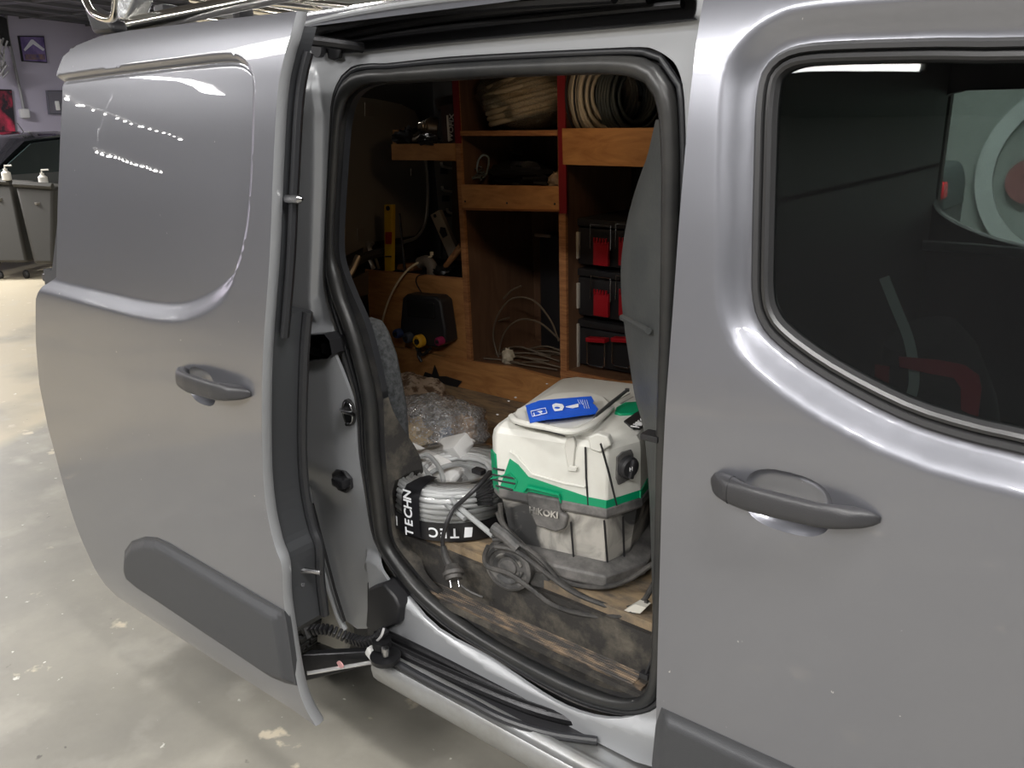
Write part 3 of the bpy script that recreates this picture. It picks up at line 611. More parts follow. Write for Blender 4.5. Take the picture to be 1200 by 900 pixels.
def handle(pa, pb, surf, parent, hmax, bow=.040, split=.16, name='door_handle', hp=((0, .30), (.02, .72), (.07, .95), (.2, 1), (.5, .92), (.8, .84), (.93, .62), (.98, .38), (1, .2))):
    pa = Vector(pa); pb = Vector(pb); n = 36; loops = []; d = (pb-pa)
    ht = [a for a, _ in hp]; hh = [b_ for _, b_ in hp]
    def out(t): return np.interp(t, [0, .04, .14, .3, .5, .7, .86, .96, 1], [.006, .018, bow*.85, bow, bow*1.03, bow, bow*.78, .014, .004])
    def inn(t): return np.interp(t, [0, .14, .22, .3, .7, .78, .86, 1], [0, 0, bow*.4, bow-.016, bow-.016, bow*.4, 0, 0])
    for i in range(n+1):
        t = i/n; c = pa+d*t; h = hmax*np.interp(t, ht, hh)*.5; o_, i_ = out(t), inn(t); mid_, th = (o_+i_)/2, max(.002, (o_-i_)/2)
        L_ = []
        for a in np.linspace(0, 2*math.pi, 20, endpoint=False):
            ca, sa = math.cos(a), math.sin(a); L_.append(Vector((c.x, surf(c.z)-mid_+math.copysign(abs(ca)**.8, ca)*th, c.z+math.copysign(abs(sa)**.7, sa)*h+(.004 if ca < -.2 else 0)*0)))
        loops.append(L_)
    o = B().loft(loops, cap0=True, cap1=True).build(name, HANDLE, parent, ang=65)
    if split:
        c = pa+d*split; h = hmax*np.interp(split, ht, hh)*.5; o_, i_ = out(split), inn(split); mid_, th = (o_+i_)/2, (o_-i_)/2
        B().tube([Vector((c.x, surf(c.z)-mid_+math.copysign(abs(math.cos(a))**.8, math.cos(a))*(th+.0003), c.z+math.copysign(abs(math.sin(a))**.7, math.sin(a))*(h+.0003))) for a in np.linspace(0, 2*math.pi, 20, endpoint=False)], .0008, 4, closed=True).build('handle_seam', BLACK, o)
    return o
fs = lambda z: float(SIDE(z))
ha, hb = PS(824, 570, -.03), PS(1024, 619, -.03)
handle(ha, hb, fs, fd, .040)
trimz = .582
def f_cl(x, z): return SIDE(z)-.012*sm(0, .02, -sdist(fcl, x, z))-.001
fcl = [(-.583, .35), (-.592, .45), (-.585, .54), (-.575, trimz-.002), (.55, trimz+.01), (.55, .35)]
sheet('door_cladding', fcl, [], f_cl, .015, .01, CLAD, fd)
# ---------------------------------------------------------------- cab and cargo interior
B().box((-.70, .95, .62), (.02, 1.2, .02)).box((-.60, .82, 1.0), (.02, 1.3, .8)).build('bulkhead', BLACK, van)
B().box((-.60, .82, 1.53), (.02, 1.3, .28)).build('bulkhead_upper', BLACK, van)
farw = smooth2(XZ([(1090, 180), (1092, 140), (1102, 118), (1125, 107), (1200, 104)], 1.45)+[(.75, P(1200, 104, y=1.45).z), (1.0, 1.25), (1.0, 1.08)]+XZ([(1260, 305), (1200, 290), (1150, 276), (1108, 256), (1092, 235)], 1.45), 3)
sheet('far_cab_side', [(-.6, .4), (-.6, 1.71), (1.3, 1.71), (1.6, 1.0), (1.6, .4)], [farw], lambda x, z: 1.45+0*z, .08, .05, mat('black_cab_trim', (.02, .022, .022), rough=.6), van)
sheet('far_window_glass', farw, [], lambda x, z: 1.47+0*z, .1, .004, glass_mat('clear_car_glass', (.80, .84, .82)), van)
B().tube([P(1078, 287, y=1.40), P(1140, 291, y=1.40), P(1240, 300, y=1.40)], .014, 8, flat=.6, up=(0, 1, 0)).build('far_window_ledge', mat('grey_trim', (.30, .33, .32), rough=.5), van)
B().tube([P(1092, 108, y=1.42), P(1081, 122, y=1.42), P(1077, 150, y=1.42), P(1076, 200, y=1.42), P(1075, 285, y=1.42)], .008, 8, smooth=3).build('far_pillar_trim', MATS['grey_trim'], van)
B().box((.3, .8, .46), (1.8, 1.3, .05)).build('cab_floor', BLACK, van)
B().prism([(.62, .1, 1.0), (.62, 1.45, 1.0), (.58, 1.40, 1.74), (.58, .1, 1.74)], (.006, 0, 0)).build('windscreen', MATS['clear_car_glass'], van)
B().box((.75, .8, .75), (.35, 1.3, .45), bev=.05).build('dashboard', BLACK, van)
# cargo shell
B().box((-1.58, 1.56, 1.15), (1.96, .03, 1.2)).build('cargo_far_wall', DKIN, van)
B().box((-1.55, .85, 1.715), (1.9, 1.4, .01)).build('cargo_headliner', mat('dark_headliner', (.03, .03, .03), rough=.9), van)
ply = B().box((-1.58, .86, .590), (1.94, 1.39, .02)).build('load_floor', FLOORPLY, van)
B().box((-1.25, .160, .530), (1.28, .012, .10)).build('floor_riser', DIRTY, van)
cl_ = B().box((-1.45, .75, 1.702), (.16, .06, .014), bev=.004).build('cargo_fill_lamp', mat('fill_lamp_lens', (.9, .8, .6), emis=(1, .72, .42), estr=3), van)  # unseen warm lamp added to brighten the cargo bay
ld = bpy.data.lights.new('cargo_fill_light', 'AREA'); ld.size = .14; ld.energy = .55; ld.color = (1, .70, .42)
lo = bpy.data.objects.new('cargo_fill_light', ld); COL.objects.link(lo); lo.location = (-1.45, .72, 1.688); lo.rotation_euler = (R(12), 0, 0)
# step with ribs
rb_in = [(x, z) for x, z in lb]
B().box((-1.08, .135, .472), (1.2, .06, .012)).build('door_step', DIRTY, van)
sp = B().box((-1.0, .136, .480), (.62, .045, .006), bev=.002).build('scuff_plate', RIB, van)
for k in range(7): B().tube([Vector((-1.29, .116+.0065*k, .483)), Vector((-.71, .116+.0065*k, .483))], .0028, 6).build('rib', RIB, sp)
# seat
st = thing('front_seat', 'dark fabric front seat with grey seat belt behind the tinted cab window', 'seat', (-.33, .5, .5))
sf = mat('dark_seat_fabric', (.010, .011, .011), rough=.9, bump=.3, bscale=300)
b = B(); lo = []
for z, w_, t_, x in ((.62, .23, .07, -.22), (.8, .25, .08, -.27), (1.0, .25, .075, -.32), (1.10, .22, .06, -.35), (1.15, .16, .045, -.37)):
    lo.append([Vector((x+math.cos(a)*t_, .55+math.copysign(abs(math.sin(a))**.7, math.sin(a))*w_, z)) for a in np.linspace(0, 2*math.pi, 20, endpoint=False)])
b.loft(lo, cap0=True, cap1=True).build('seat_back', sf, st)
B().box((0.02, .55, .58), (.5, .48, .14), bev=.05).build('seat_cushion', sf, st)
belt = [P(*q_, y=.27) for q_ in ((1036, 325), (1050, 360), (1064, 395), (1070, 425), (1071, 450), (1066, 470))]
B().tube(belt, .009, 6, smooth=4, flat=.15, up=(0, 1, 0)).build('seat_belt', mat('grey_webbing', (.26, .29, .28), rough=.7), st)
rd = mat('red_reflection_colour', (.22, .012, .02), rough=.5)  # red reflection in the cab window, put in as flat red shapes
B().prism([P(*q_, y=.26) for q_ in ((1025, 427), (1042, 430), (1041, 449), (1025, 441))], (0, .003, 0)).build('red_reflection', rd, st)
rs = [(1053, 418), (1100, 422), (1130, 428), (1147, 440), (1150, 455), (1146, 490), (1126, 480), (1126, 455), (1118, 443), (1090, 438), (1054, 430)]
B().prism([P(*q_, y=.26) for q_ in rs], (0, .003, 0)).build('red_reflection', rd, st)
# sign beyond the far window
sg = P(1272, 206, y=6.45); t = thing('wall_sign', 'pale ring sign on the far wall seen through both cab windows', 'sign', sg)
Rr = .72
for r_, dd, mm, nm in ((1.0, .02, mat('pale_sign_white', (.80, .84, .84)), 'ring'),):
    ring = [(Vector((math.cos(a), 0, math.sin(a)))) for a in np.linspace(0, 2*math.pi, 60, endpoint=False)]
    B().loft([[sg+v*Rr for v in ring], [sg+v*Rr+Vector((0, -.03, 0)) for v in ring], [sg+v*Rr*.83+Vector((0, -.03, 0)) for v in ring], [sg+v*Rr*.83 for v in ring]]).build('ring', mm, t)
B().lathe([(0, 0), (.17, 0), (.17, .02), (0, .02)], Matrix.Translation(sg+Vector((-.34, -.0, -.05))) @ Matrix.Rotation(R(90), 4, 'X'), 24).build('pink_disc', mat('pink_sign', (.45, .2, .2)), t)
c = P(1098, 222, y=3.9); DARKC = mat('dark_car_body', (.05, .055, .055), rough=.3)
t = thing('parked_car', 'pale parked vehicle tail with red lamp seen through the cab windows', 'car', (c.x-1.0, c.y+.3, 0))
B().prism([P(*q_, y=3.9) for q_ in ((1060, 192), (1098, 194), (1104, 202), (1106, 215), (1104, 250), (1060, 248))], (0, .5, 0)).build('black_pillar', mat('dark_rear_trim', (.06, .07, .07)), t, bevel=.02)
B().prism([P(*q_, y=3.88) for q_ in ((1085, 212), (1106, 214), (1105, 234), (1085, 236))], (0, .1, 0)).build('tail_lamp', mat('tail_lamp_red', (.6, .02, .03), rough=.2), t, bevel=.01)
B().box((c.x-1.35, 4.7, .75), (2.4, 1.5, .9), bev=.15).build('car_body', DARKC, t); B().box((c.x-1.3, 4.7, 1.25), (1.9, 1.3, .3), bev=.12).build('car_cabin', DARKC, t)
for xx in (-.55, -2.1):
    for yy in (4.0, 5.4): B().lathe([(0, -.1), (.3, -.1), (.32, -.06), (.32, .06), (.3, .1), (0, .1)], Matrix.Translation((c.x+xx, yy, .32)) @ Matrix.Rotation(R(90), 4, 'X'), 24).build('wheel', RUBBER, t)
# ---------------------------------------------------------------- B pillar trim seen through the opening
ed = [(776, 140), (766, 165), (748, 212), (735, 258), (728, 305), (728, 345), (731, 378), (737, 420), (744, 465), (755, 510), (762, 600), (766, 700), (768, 770)]
c1 = [P(784, b_, y=.125) for a, b_ in ed]; c2 = [P(a, b_, y=.27) for a, b_ in ed]
c15 = [p.lerp(q_, .55)+Vector((-.012, -.01, 0)) for p, q_ in zip(c1, c2)]; c3 = [Vector((-.61, .5, q_.z)) for q_ in c2]
TRIM = mat('grey_pillar_plastic', (.062, .066, .066), col2=(.085, .088, .085), nscale=10, rough=.5, bump=.25, bscale=120)
bt = B().loft([catmull(c1, 4), catmull(c15, 4), catmull(c2, 4), catmull(c3, 4)], closed=False).build('pillar_trim', TRIM, van, ang=60)
B().tube([P(729, 372, y=.262), P(742, 378, y=.20), P(760, 388, y=.145)], .006, 8).build('trim_ledge', TRIM, bt)
B().box(P(765, 511, y=.10), (.035, .03, .012), bev=.003).build('strap', BLACK, bt)
B().tube([P(770, 760, y=.12), P(757, 790, y=.12)], .004, 6).box(P(756, 791, y=.12), (.02, .015, .012), bev=.002).build('trim_clip', BLACK, bt)
# ---------------------------------------------------------------- sliding door (open, hung 20 cm outside the body)
DY = -.20
lead = [(348, 13), (340, 43), (333, 67), (325, 110), (320, 200), (316, 300), (309, 400), (307, 467), (308, 550), (313, 600), (322, 640), (330, 663), (332, 700), (336, 730), (348, 800), (358, 830), (370, 851)]
rest = [(340, 830), (250, 773), (160, 714), (137, 699), (124, 686), (112, 668), (98, 638), (83, 598), (68, 545), (56, 500), (46, 450), (42, 400), (42, 350), (47, 336), (58, 326), (59, 270), (61, 200), (64, 130), (67, 84), (74, 66), (90, 53), (118, 42), (150, 36), (240, 25)]
so = [(p.x, p.z) for p in catmull([PS(a, b_, DY) for a, b_ in lead], 4)]+XS(rest, DY)
rec = smooth2(XS([(-60, 112), (0, 105), (50, 99), (100, 92), (200, 80), (262, 74), (280, 79), (290, 92), (291, 130), (289, 190), (284, 260), (272, 310), (252, 335), (222, 352), (195, 357), (150, 351), (60, 329), (0, 315), (-60, 302)], DY), 3)
ccS = PS(236, 453, DY); cupS = superc((ccS.x, ccS.z), .050, .040)
def f_sd(x, z):
    d = sdist(rec, x, z); low_ = 1-sm(1.2, 1.3, z); w_ = .013+.027*low_
    y = DY+SIDE(z)+.016*(1-sm(-.002, w_, d))
    y = y+.006*np.exp(-((d-.003)/.004)**2)*sm(1.25, 1.3, z)
    # the long crease under the recess that catches the light
    return y
sd = sheet('sliding_door', so, [cupS], f_sd, .0115, .006, PAINT, van, ang=60, bd=.010, guides=[inset(resamp(rec, 200), q_) for q_ in (.007, .003, -.001, -.005, -.010, -.020, -.030, -.040)])
# hem: the folded front edge of the door
ld = [PS(a, b_, DY) for a, b_ in lead]; ld = catmull(ld, 4)
B().loft([ld, [p+Vector((.002, .008, 0)) for p in ld], [p+Vector((-.002, .024, 0)) for p in ld], [p+Vector((-.012, .030, 0)) for p in ld], [p+Vector((-.03, .030, 0)) for p in ld], [p+Vector((-.03, .006, 0)) for p in ld]], closed=False).build('door_hem', PAINTIN, sd, ang=60)
# inner shell
PDARK = mat('dark_inner_door', (.065, .068, .074), rough=.42, metal=.35, bump=.1, bscale=40)
lowin = [(p.x-.012, p.z) for p in ld if .50 < p.z < 1.20]
zt, zb_ = lowin[0][1], lowin[-1][1]
shell = lowin+[(lowin[-1][0]-.03, .47), (lowin[-1][0]-.12, .44), (-2.15, .44), (-2.30, .7), (-2.30, zt)]
sheet('inner_panel', shell, [], lambda x, z: DY+SIDE(z)+.028, .05, .085, PDARK, sd, bd=.02)
upin = [(p.x-.012, p.z) for p in ld if 1.19 < p.z < 1.70]
shell2 = upin+[(-2.25, upin[-1][1]), (-2.02, 1.66), (-1.9, 1.69)]
sheet('upper_inner_panel', shell2, [], lambda x, z: DY+SIDE(z)+.028, .05, .03, PDARK, sd, bd=.02)
B().tube([Vector((p.x+.002, DY+float(SIDE(p.z))+.045, p.z)) for p in ld if 1.15 < p.z < 1.66], .013, 8, flat=.7).build('inner_door_seal', RUBBER, sd)
B().tube([Vector((p.x-.004, DY+float(SIDE(p.z))+.10, p.z)) for p in ld if .50 < p.z < 1.2], .010, 8).build('inner_door_seal', RUBBER, sd)
# cup, handle
cup('handle_recess', cupS, ccS, lambda a, b_: DY+float(SIDE(b_)), mat('recess_shade_paint', (.12, .122, .13), rough=.35, metal=.7, coat=.6) if False else PAINT, sd)
fz = lambda z: DY+float(SIDE(z))
handle(PS(197, 441, DY-.03), PS(279, 466, DY-.03), fz, sd, .042, split=0)
# cladding
sc = XS([(146, 662), (147, 645), (155, 634), (170, 629), (184, 630), (198, 636), (334, 716), (337, 730), (342, 765), (348, 803), (335, 800), (318, 793), (168, 693), (152, 680)], DY)
def f_sc(x, z): return DY+SIDE(z)-.002-.016*sm(0, .028, -sdist(sc, x, z))
sheet('door_cladding', sc, [], f_sc, .008, .012, CLAD, sd, bd=.008)
# guide pins, catch
lz = lambda px, py, y: P(px, py, y=y)
p = lz(350, 668, -.16)
pl = B().prism([p+Vector((.0, a*.018, c*.045)) for a, c in ((0, 1), (.8, .8), (1, .2), (1, -.2), (.8, -.8), (0, -1), (-.8, -.8), (-1, 0), (-.8, .8))], (.006, 0, 0)).build('guide_plate', BLACK, sd, bevel=.002)
B().tube([p, p+Vector((.03, .012, .002)), p+Vector((.05, .02, .002))], [.009, .006, .006], 10).build('guide_pin', STEEL, pl)
for s in (-1, 1): B().lathe([(0, 0), (.006, 0), (.005, .004), (0, .004)], Matrix.Translation(p+Vector((.006, 0, .033*s))) @ Matrix.Rotation(R(90), 4, 'Y'), 10).build('screw', STEEL, pl)
p = lz(336, 233, -.17); B().tube([p, p+Vector((.028, .006, 0)), p+Vector((.034, .008, 0))], [.008, .008, .003], 10).build('guide_pin', STEEL, sd)
p = lz(326, 446, -.165)
B().prism([p+Vector((0, .013*math.cos(a), .024*math.sin(a))) for a in np.linspace(0, 2*math.pi, 14, endpoint=False)], (.010, 0, 0)).build('latch_hole', BLACK, sd, bevel=.002)
# lower arm and cable chain
ar = thing('door_arm', 'black steel swing arm joining the sliding door to the lower rail', 'arm', P(400, 780, y=-.05))
A1 = [P(352, 768, y=-.14), P(440, 764, y=.0), P(440, 779, y=.0), P(352, 800, y=-.14)]
B().prism(A1, (0, .03, 0)).build('arm_plate', DKSTEEL, ar, bevel=.004)
B().tube([P(360, 789, y=-.145), P(436, 776, y=-.012)], .0045, 8).build('steel_edge', mat('bright_steel', (.85, .85, .85), rough=.2, metal=.6), ar)
B().lathe([(0, 0), (.034, 0), (.036, .012), (.02, .016), (0, .016)], Matrix.Translation(P(452, 773, z=.36)), 18).lathe([(0, .01), (.022, .01), (.022, .028), (0, .03)], Matrix.Translation(P(448, 762, z=.37)), 14).build('roller', DKSTEEL, ar)
B().lathe([(0, 0), (.009, 0), (.009, .02), (0, .02)], Matrix.Translation(P(452, 768, z=.38)), 10).build('bolt', STEEL, ar)
B().box(P(436, 765, y=-.01), (.028, .02, .026), rot=Matrix.Rotation(R(30), 3, 'Y'), bev=.005).build('white_stop', mat('white_nylon', (.8, .8, .78)), ar)
pm = P(400, 778, y=-.078)
B().prism([pm+Vector((math.cos(a)*.012*(1-.25*abs(math.sin(a))), -.004, math.sin(a)*.009)) for a in np.linspace(0, 2*math.pi, 14, endpoint=False)], (0, .002, 0)).build('pink_sticker', mat('pink_sticker', (.85, .45, .45)), ar)
ch = thing('cable_chain', 'black plastic cable chain drooping from the door to the lower rail', 'chain', P(400, 750, y=.0), None)
cp = catmull([P(362, 738, y=-.05), P(385, 738, y=-.03), P(410, 748, y=-.005), P(430, 752, y=.0), P(445, 745, y=.005), P(450, 738, y=.01)], 5)
for i in range(0, len(cp)-1, 1):
    a, c = cp[i], cp[i+1]; B().box(None, ((c-a).length*.72, .022, .020), M=frame((a+c)/2, c-a, (0, 1, .2)), bev=.003).build('chain_link', BLACK, ch)
B().tube([P(441, 752, y=-.01), P(447, 745, y=-.01), P(450, 736, y=0)], .003, 6, smooth=4).build('pale_wire', mat('pale_wire', (.4, .4, .4)), ch)
# ---------------------------------------------------------------- roof rack
rk = thing('roof_rack', 'stainless steel tube roof rack on the van roof at the top left', 'rack', (-2.2, .8, 1.83))
def T2(pts, r, nm='rack_tube', m=CHROME, s=4): return B().tube(pts, r, 12, smooth=s).build(nm, m, rk, ang=60)
T2([P(150, 30, y=-.02), P(260, 8, y=.14), P(420, -26, y=.4)], .019)
T2([P(97, -6, y=.0), P(108, 14, y=-.02), P(124, 22, y=-.02), P(134, 18, y=-.02), P(136, -8, y=-.02)], .009)
T2([P(128, 34, y=.25), P(240, 34, y=.27)], .012)
T2([P(196, 18, y=.45), P(310, 30, y=.5)], .010)
T2([P(125, 40, y=.3), P(230, 40, y=.3)], .010)
T2([P(225, -2, y=.8), P(345, 19, y=.82), P(420, 30, y=.85)], .017)
T2([Vector((-2.35, 1.15, 1.93)), Vector((-.5, 1.15, 1.93))], .017)
T2([Vector((-2.35, .6, 1.90)), Vector((-2.35, 1.3, 1.90))], .014)
T2([P(270, -4, y=.9), P(400, 10, y=.95), P(470, 18, y=.95)], .017)
T2([P(200, 12, y=.75), P(300, 3, y=.75), P(400, -8, y=.75)], .012)
B().box(P(196, 22, y=.25), (.05, .05, .07), bev=.01).build('rack_foot', BLACK, rk)
B().box(P(284, 10, y=.45), (.04, .05, .06), bev=.01).build('rack_foot', BLACK, rk)
B().prism([P(*q_, y=.05) for q_ in ((96, 5), (128, 25), (131, 38), (108, 40))], (0, .05, 0)).build('rack_foot', BLACK, rk, bevel=.01)
B().prism([P(*q_, y=-.03) for q_ in ((137, -6), (158, -6), (151, 14), (146, 24), (137, 22), (136, 10))], (0, .05, 0)).build('wrapped_joint', mat('silver_tape', (.55, .57, .58), rough=.25, metal=.7, bump=1, bscale=50), rk, bevel=.006)
B().prism([P(*q_, y=.55) for q_ in ((233, 10), (262, 8), (264, 15), (238, 18))], (0, .03, 0)).build('bracket', BLACK, rk)
B().prism([P(*q_, y=.9) for q_ in ((390, 18), (470, -6), (620, -20), (480, 12))], (0, .05, 0)).build('rack_board', mat('pale_board', (.55, .54, .48)), rk)
# ================================================================== CARGO
from mathutils import noise
def blob(c, rad, amp=.15, fr=3.0, seed=0, n=28, mnt=None, flatten=None, M=None):
    b = B(); vs = []; fs = []
    for i in range(n+1):
        for k in range(n):
            th = math.pi*i/n; ph = 2*math.pi*k/n; d = Vector((math.sin(th)*math.cos(ph), math.sin(th)*math.sin(ph), math.cos(th)))
            nn = 1+amp*noise.noise(d*fr+Vector((seed*7.3, 0, 0)))*1.6+amp*.45*noise.noise(d*fr*3.3+Vector((seed, 4, 0)))
            v = Vector((d.x*rad[0], d.y*rad[1], d.z*rad[2]))*nn
            if M is not None: v = M@v
            v = v+Vector(c)
            if flatten is not None: v.z = max(v.z, flatten)
            vs.append(v)
    for i in range(n):
        for k in range(n): fs.append((i*n+k, i*n+(k+1) % n, (i+1)*n+(k+1) % n, (i+1)*n+k))
    return b.add(vs, fs)
def fp(pxs, Y, d, name, m, parent, bev=.0, tilt=0):
    return B().prism([P(a, c, y=Y) for a, c in pxs], (0, d, 0)).build(name, m, parent, bevel=bev)
# rear door seen inside: hardboard lining in a dark frame
XR = -2.55
hb = [(402, 300), (400, 240), (402, 150), (406, 112), (440, 116), (470, 122), (486, 130), (496, 150), (500, 190), (501, 235), (497, 262), (487, 276), (440, 283), (405, 300)]
rdp = [P(a, c, x=XR) for a, c in hb]
rdi = B().prism([Vector((XR-.02, .1, .5)), Vector((XR-.02, 1.6, .5)), Vector((XR-.02, 1.6, 1.73)), Vector((XR-.02, .1, 1.73))], (-.03, 0, 0)).build('rear_door', DKIN, van)
B().prism(rdp, (-.015, 0, 0)).build('hardboard_lining', GREYIN, rdi)
B().tube([P(a+4, c, x=XR) for a, c in [(494, 180), (497, 215), (497, 240), (494, 262), (484, 278), (468, 284)]], .010, 8, smooth=4, flat=.6).build('metal_edge', mat('tan_metal', (.42, .36, .29), rough=.35, metal=.6), rdi)
for pxs in ([(428, 120), (438, 121), (438, 137), (428, 136)], [(482, 198), (494, 198), (494, 206), (482, 206)], [(419, 268), (427, 267), (427, 281), (420, 282)]):
    B().prism([P(a, c, x=XR+.005) for a, c in pxs], (-.004, 0, 0)).build('lining_slot', mat('pale_slot', (.24, .20, .16)), rdi)
B().tube([P(a, c, x=XR+.06) for a, c in ((402, 318), (430, 300), (470, 292))], .018, 8, smooth=3).build('lower_frame', DKIN, rdi)
B().tube([P(401, 240, x=XR+.1), P(402, 270, x=XR+.1), P(400, 310, x=XR+.1)], .008, 6).build('cream_edge', mat('cream_plastic', (.75, .68, .52)), rdi)
B().tube([P(404, 330, x=XR+.2), P(412, 318, x=XR+.2), P(420, 300, x=XR+.2)], .012, 8, smooth=3).build('metal_strut', mat('tan_metal', (.4, .35, .28)), rdi)
B().prism([P(a, c, x=XR+.12) for a, c in ((398, 335), (432, 318), (432, 345), (400, 352))], (-.01, 0, 0)).build('lower_panel', mat('brown_panel', (.12, .09, .065), rough=.7), rdi)
# metal pillar with holes on the far wall
pilm = mat('tan_grey_steel', (.20, .175, .14), rough=.4, metal=.5)
pil = fp([(508, 186), (536, 188), (545, 318), (526, 318), (514, 250)], 1.50, .03, 'wall_pillar', pilm, van, .003)
for (a, c) in ((516, 200), (518, 232), (520, 250), (522, 290)):
    fp([(a, c-3), (a+8, c-3), (a+8, c+4), (a, c+4)], 1.494, .004, 'pillar_hole', BLACK, pil)
for (a, c) in ((517, 190), (518, 218), (524, 244), (525, 272)):
    B().tube([P(a, c, y=1.485), P(a+2, c+5, y=1.485), P(a+14, c+7, y=1.485)], .006, 6, smooth=3).build('pressed_rib', mat('bright_tan_steel', (.55, .5, .42), rough=.3, metal=.7), pil)
# ------------------------------------------------------------------ shelving
YC = 1.08
sh = thing('plywood_shelving', 'orange plywood racking with open compartments fixed along the far side of the cargo bay', 'shelving', P(600, 430, y=YC))
D = .38
def bar(p0, p1, w_, name='upright', m=WOODV, edge=WOODE, y=YC, d=D):
    """upright: side panel of thickness w_ running back, with a raw edge strip in front"""
    a, b_ = P(*p0, y=y), P(*p1, y=y); q_ = [a, a+Vector((w_, 0, 0)), b_+Vector((w_, 0, 0)), b_]
    o = B().prism([v+Vector((0, .012, 0)) for v in q_], (0, d, 0)).build(name, m, sh)
    B().prism(q_, (0, .012, 0)).build('edge_strip', edge, o); return o
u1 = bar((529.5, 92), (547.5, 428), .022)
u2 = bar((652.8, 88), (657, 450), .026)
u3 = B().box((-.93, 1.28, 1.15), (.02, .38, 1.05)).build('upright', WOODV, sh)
for u, pa, pb, w_ in ((u1, (529.5, 92), (533.5, 168), .024), (u2, (652.8, 88), (655.2, 250), .028)):
    a, b_ = P(*pa, y=YC-.003), P(*pb, y=YC-.003)
    B().prism([a, a+Vector((w_, 0, 0)), b_+Vector((w_, 0, 0)), b_], (0, .006, 0)).build('red_edge', RED, u)
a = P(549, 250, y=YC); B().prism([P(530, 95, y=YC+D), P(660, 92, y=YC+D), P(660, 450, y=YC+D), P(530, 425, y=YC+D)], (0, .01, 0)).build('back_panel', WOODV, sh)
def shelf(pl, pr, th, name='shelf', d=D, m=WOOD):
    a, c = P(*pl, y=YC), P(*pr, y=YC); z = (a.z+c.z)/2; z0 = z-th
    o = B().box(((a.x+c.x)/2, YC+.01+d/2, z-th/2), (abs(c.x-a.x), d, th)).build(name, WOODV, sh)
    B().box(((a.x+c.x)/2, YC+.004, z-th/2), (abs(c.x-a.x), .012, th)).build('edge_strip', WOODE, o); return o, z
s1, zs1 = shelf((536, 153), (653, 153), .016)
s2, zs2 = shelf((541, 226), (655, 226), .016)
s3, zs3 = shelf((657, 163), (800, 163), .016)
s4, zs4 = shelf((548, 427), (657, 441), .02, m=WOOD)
s5, zs5 = shelf((657, 447), (800, 447), .02, m=WOOD)
def lip(pxs, par, d=.016, name='lip_board', y=YC-.004):
    return fp(pxs, y, d, name, WOOD, par, .001)
l2 = lip([(540, 216.5), (654.5, 218.5), (655, 247.5), (542, 243.5)], s2)
for a, c in ((545, 236), (594, 238), (650, 239)): B().lathe([(0, 0), (.004, 0), (0, .003)], Matrix.Translation(P(a, c, y=YC-.005)) @ Matrix.Rotation(R(90), 4, 'X'), 8).build('screw', BLACK, l2)
l3 = lip([(658.5, 150.5), (800, 149.5), (800, 197), (659.5, 193)], s3)
B().tube([P(542, 245, y=YC-.008), P(655, 247, y=YC-.008)], .004, 6).build('lip_edge', mat('dark_wood_edge', (.25, .10, .035)), l2)
# left tray
tr = thing('wooden_tray', 'small orange plywood shelf tray sticking out left of the upright', 'shelf', P(495, 188, y=YC))
fp([(458.5, 169), (533, 168), (534, 188.5), (459, 187.5)], YC, .016, 'front_board', WOOD, tr, .001)
a, c = P(459, 183, y=YC+.016), P(534, 183, y=YC+.016)
B().box(((a.x+c.x)/2, YC+.016+.12, a.z), (c.x-a.x, .24, .012)).build('tray_floor', WOODV, tr)
fp([(460, 152), (466, 152), (467, 172), (460, 172)], YC+.02, .2, 'end_board', WOOD, tr, .001)
# lower left board and plinth
lb_ = B().prism([Vector((q_.x, q_.y, max(q_.z, .6005))) for q_ in (P(a, c, y=YC) for a, c in ((429, 317.5), (545, 328), (549, 424), (549, 470), (440, 470)))], (0, .016, 0)).build('front_board', WOOD, sh, bevel=.001)
B().tube([P(429, 317, y=YC+.006), P(545, 327.5, y=YC+.006)], .006, 6).build('board_edge', WOODE, lb_)
pln = [(449, 404), (548, 424), (600, 431), (662, 447), (800, 449), (800, 530), (560, 486), (449, 462)]
pl = B().prism([Vector((q_.x, q_.y, max(q_.z, .6005))) for q_ in (P(a, c, y=YC-.03) for a, c in pln)], (0, .02, 0)).build('plinth_board', WOOD, sh, bevel=.001)
starp = [(492, 449), (498, 436), (506, 439), (509, 428), (514, 441), (522, 441), (541, 447), (534, 456), (530, 466), (526, 458), (518, 455), (505, 452)]
B().prism([P(a, c, y=YC-.034) for a, c in starp], (0, .003, 0)).build('black_cutout', BLACK, pl)
# red pipe lying in front of the plinth
rp = [P(520, 486, y=YC-.14), P(592, 500, y=YC-.14)]
tag(B().tube(rp, .018, 12).build('red_pipe', mat('dark_red_gloss', (.20, .015, .03), rough=.25)), 'dark red pipe lying at the foot of the plywood plinth', 'pipe')
# ------------------------------------------------------------------ things on the shelves
def coil(c, axis_ex, axis_ey, R0, r, turns, rows, name, m, parent, seed=1, jit=.003, rr=None):
    """a wound ring of cable: separate rounds of one cable as one mesh"""
    random.seed(seed); ex = Vector(axis_ex).normalized(); ey = Vector(axis_ey).normalized(); ez = ex.cross(ey); b = B(); pts = []
    N = 36
    for t in range(turns*rows):
        row = t//turns; col = t % turns; col = col if row % 2 == 0 else turns-1-col
        for k in range(N):
            a = 2*math.pi*k/N; f = k/N; rad_ = R0+row*r*1.75+random.uniform(-jit, jit)*.5
            h = (col+(f if row % 2 == 0 else -f)-(turns-1)/2)*r*1.95
            pts.append(Vector(c)+ex*math.cos(a)*rad_+ey*math.sin(a)*rad_+ez*h)
    b.tube(pts, r, 7); return b.build(name, m, parent, ang=80)
goldw = mat('dusty_white_cable', (.36, .29, .19), rough=.45, bump=.2, bscale=50)
c = P(618, 128, y=1.20); c.z = zs1+.105
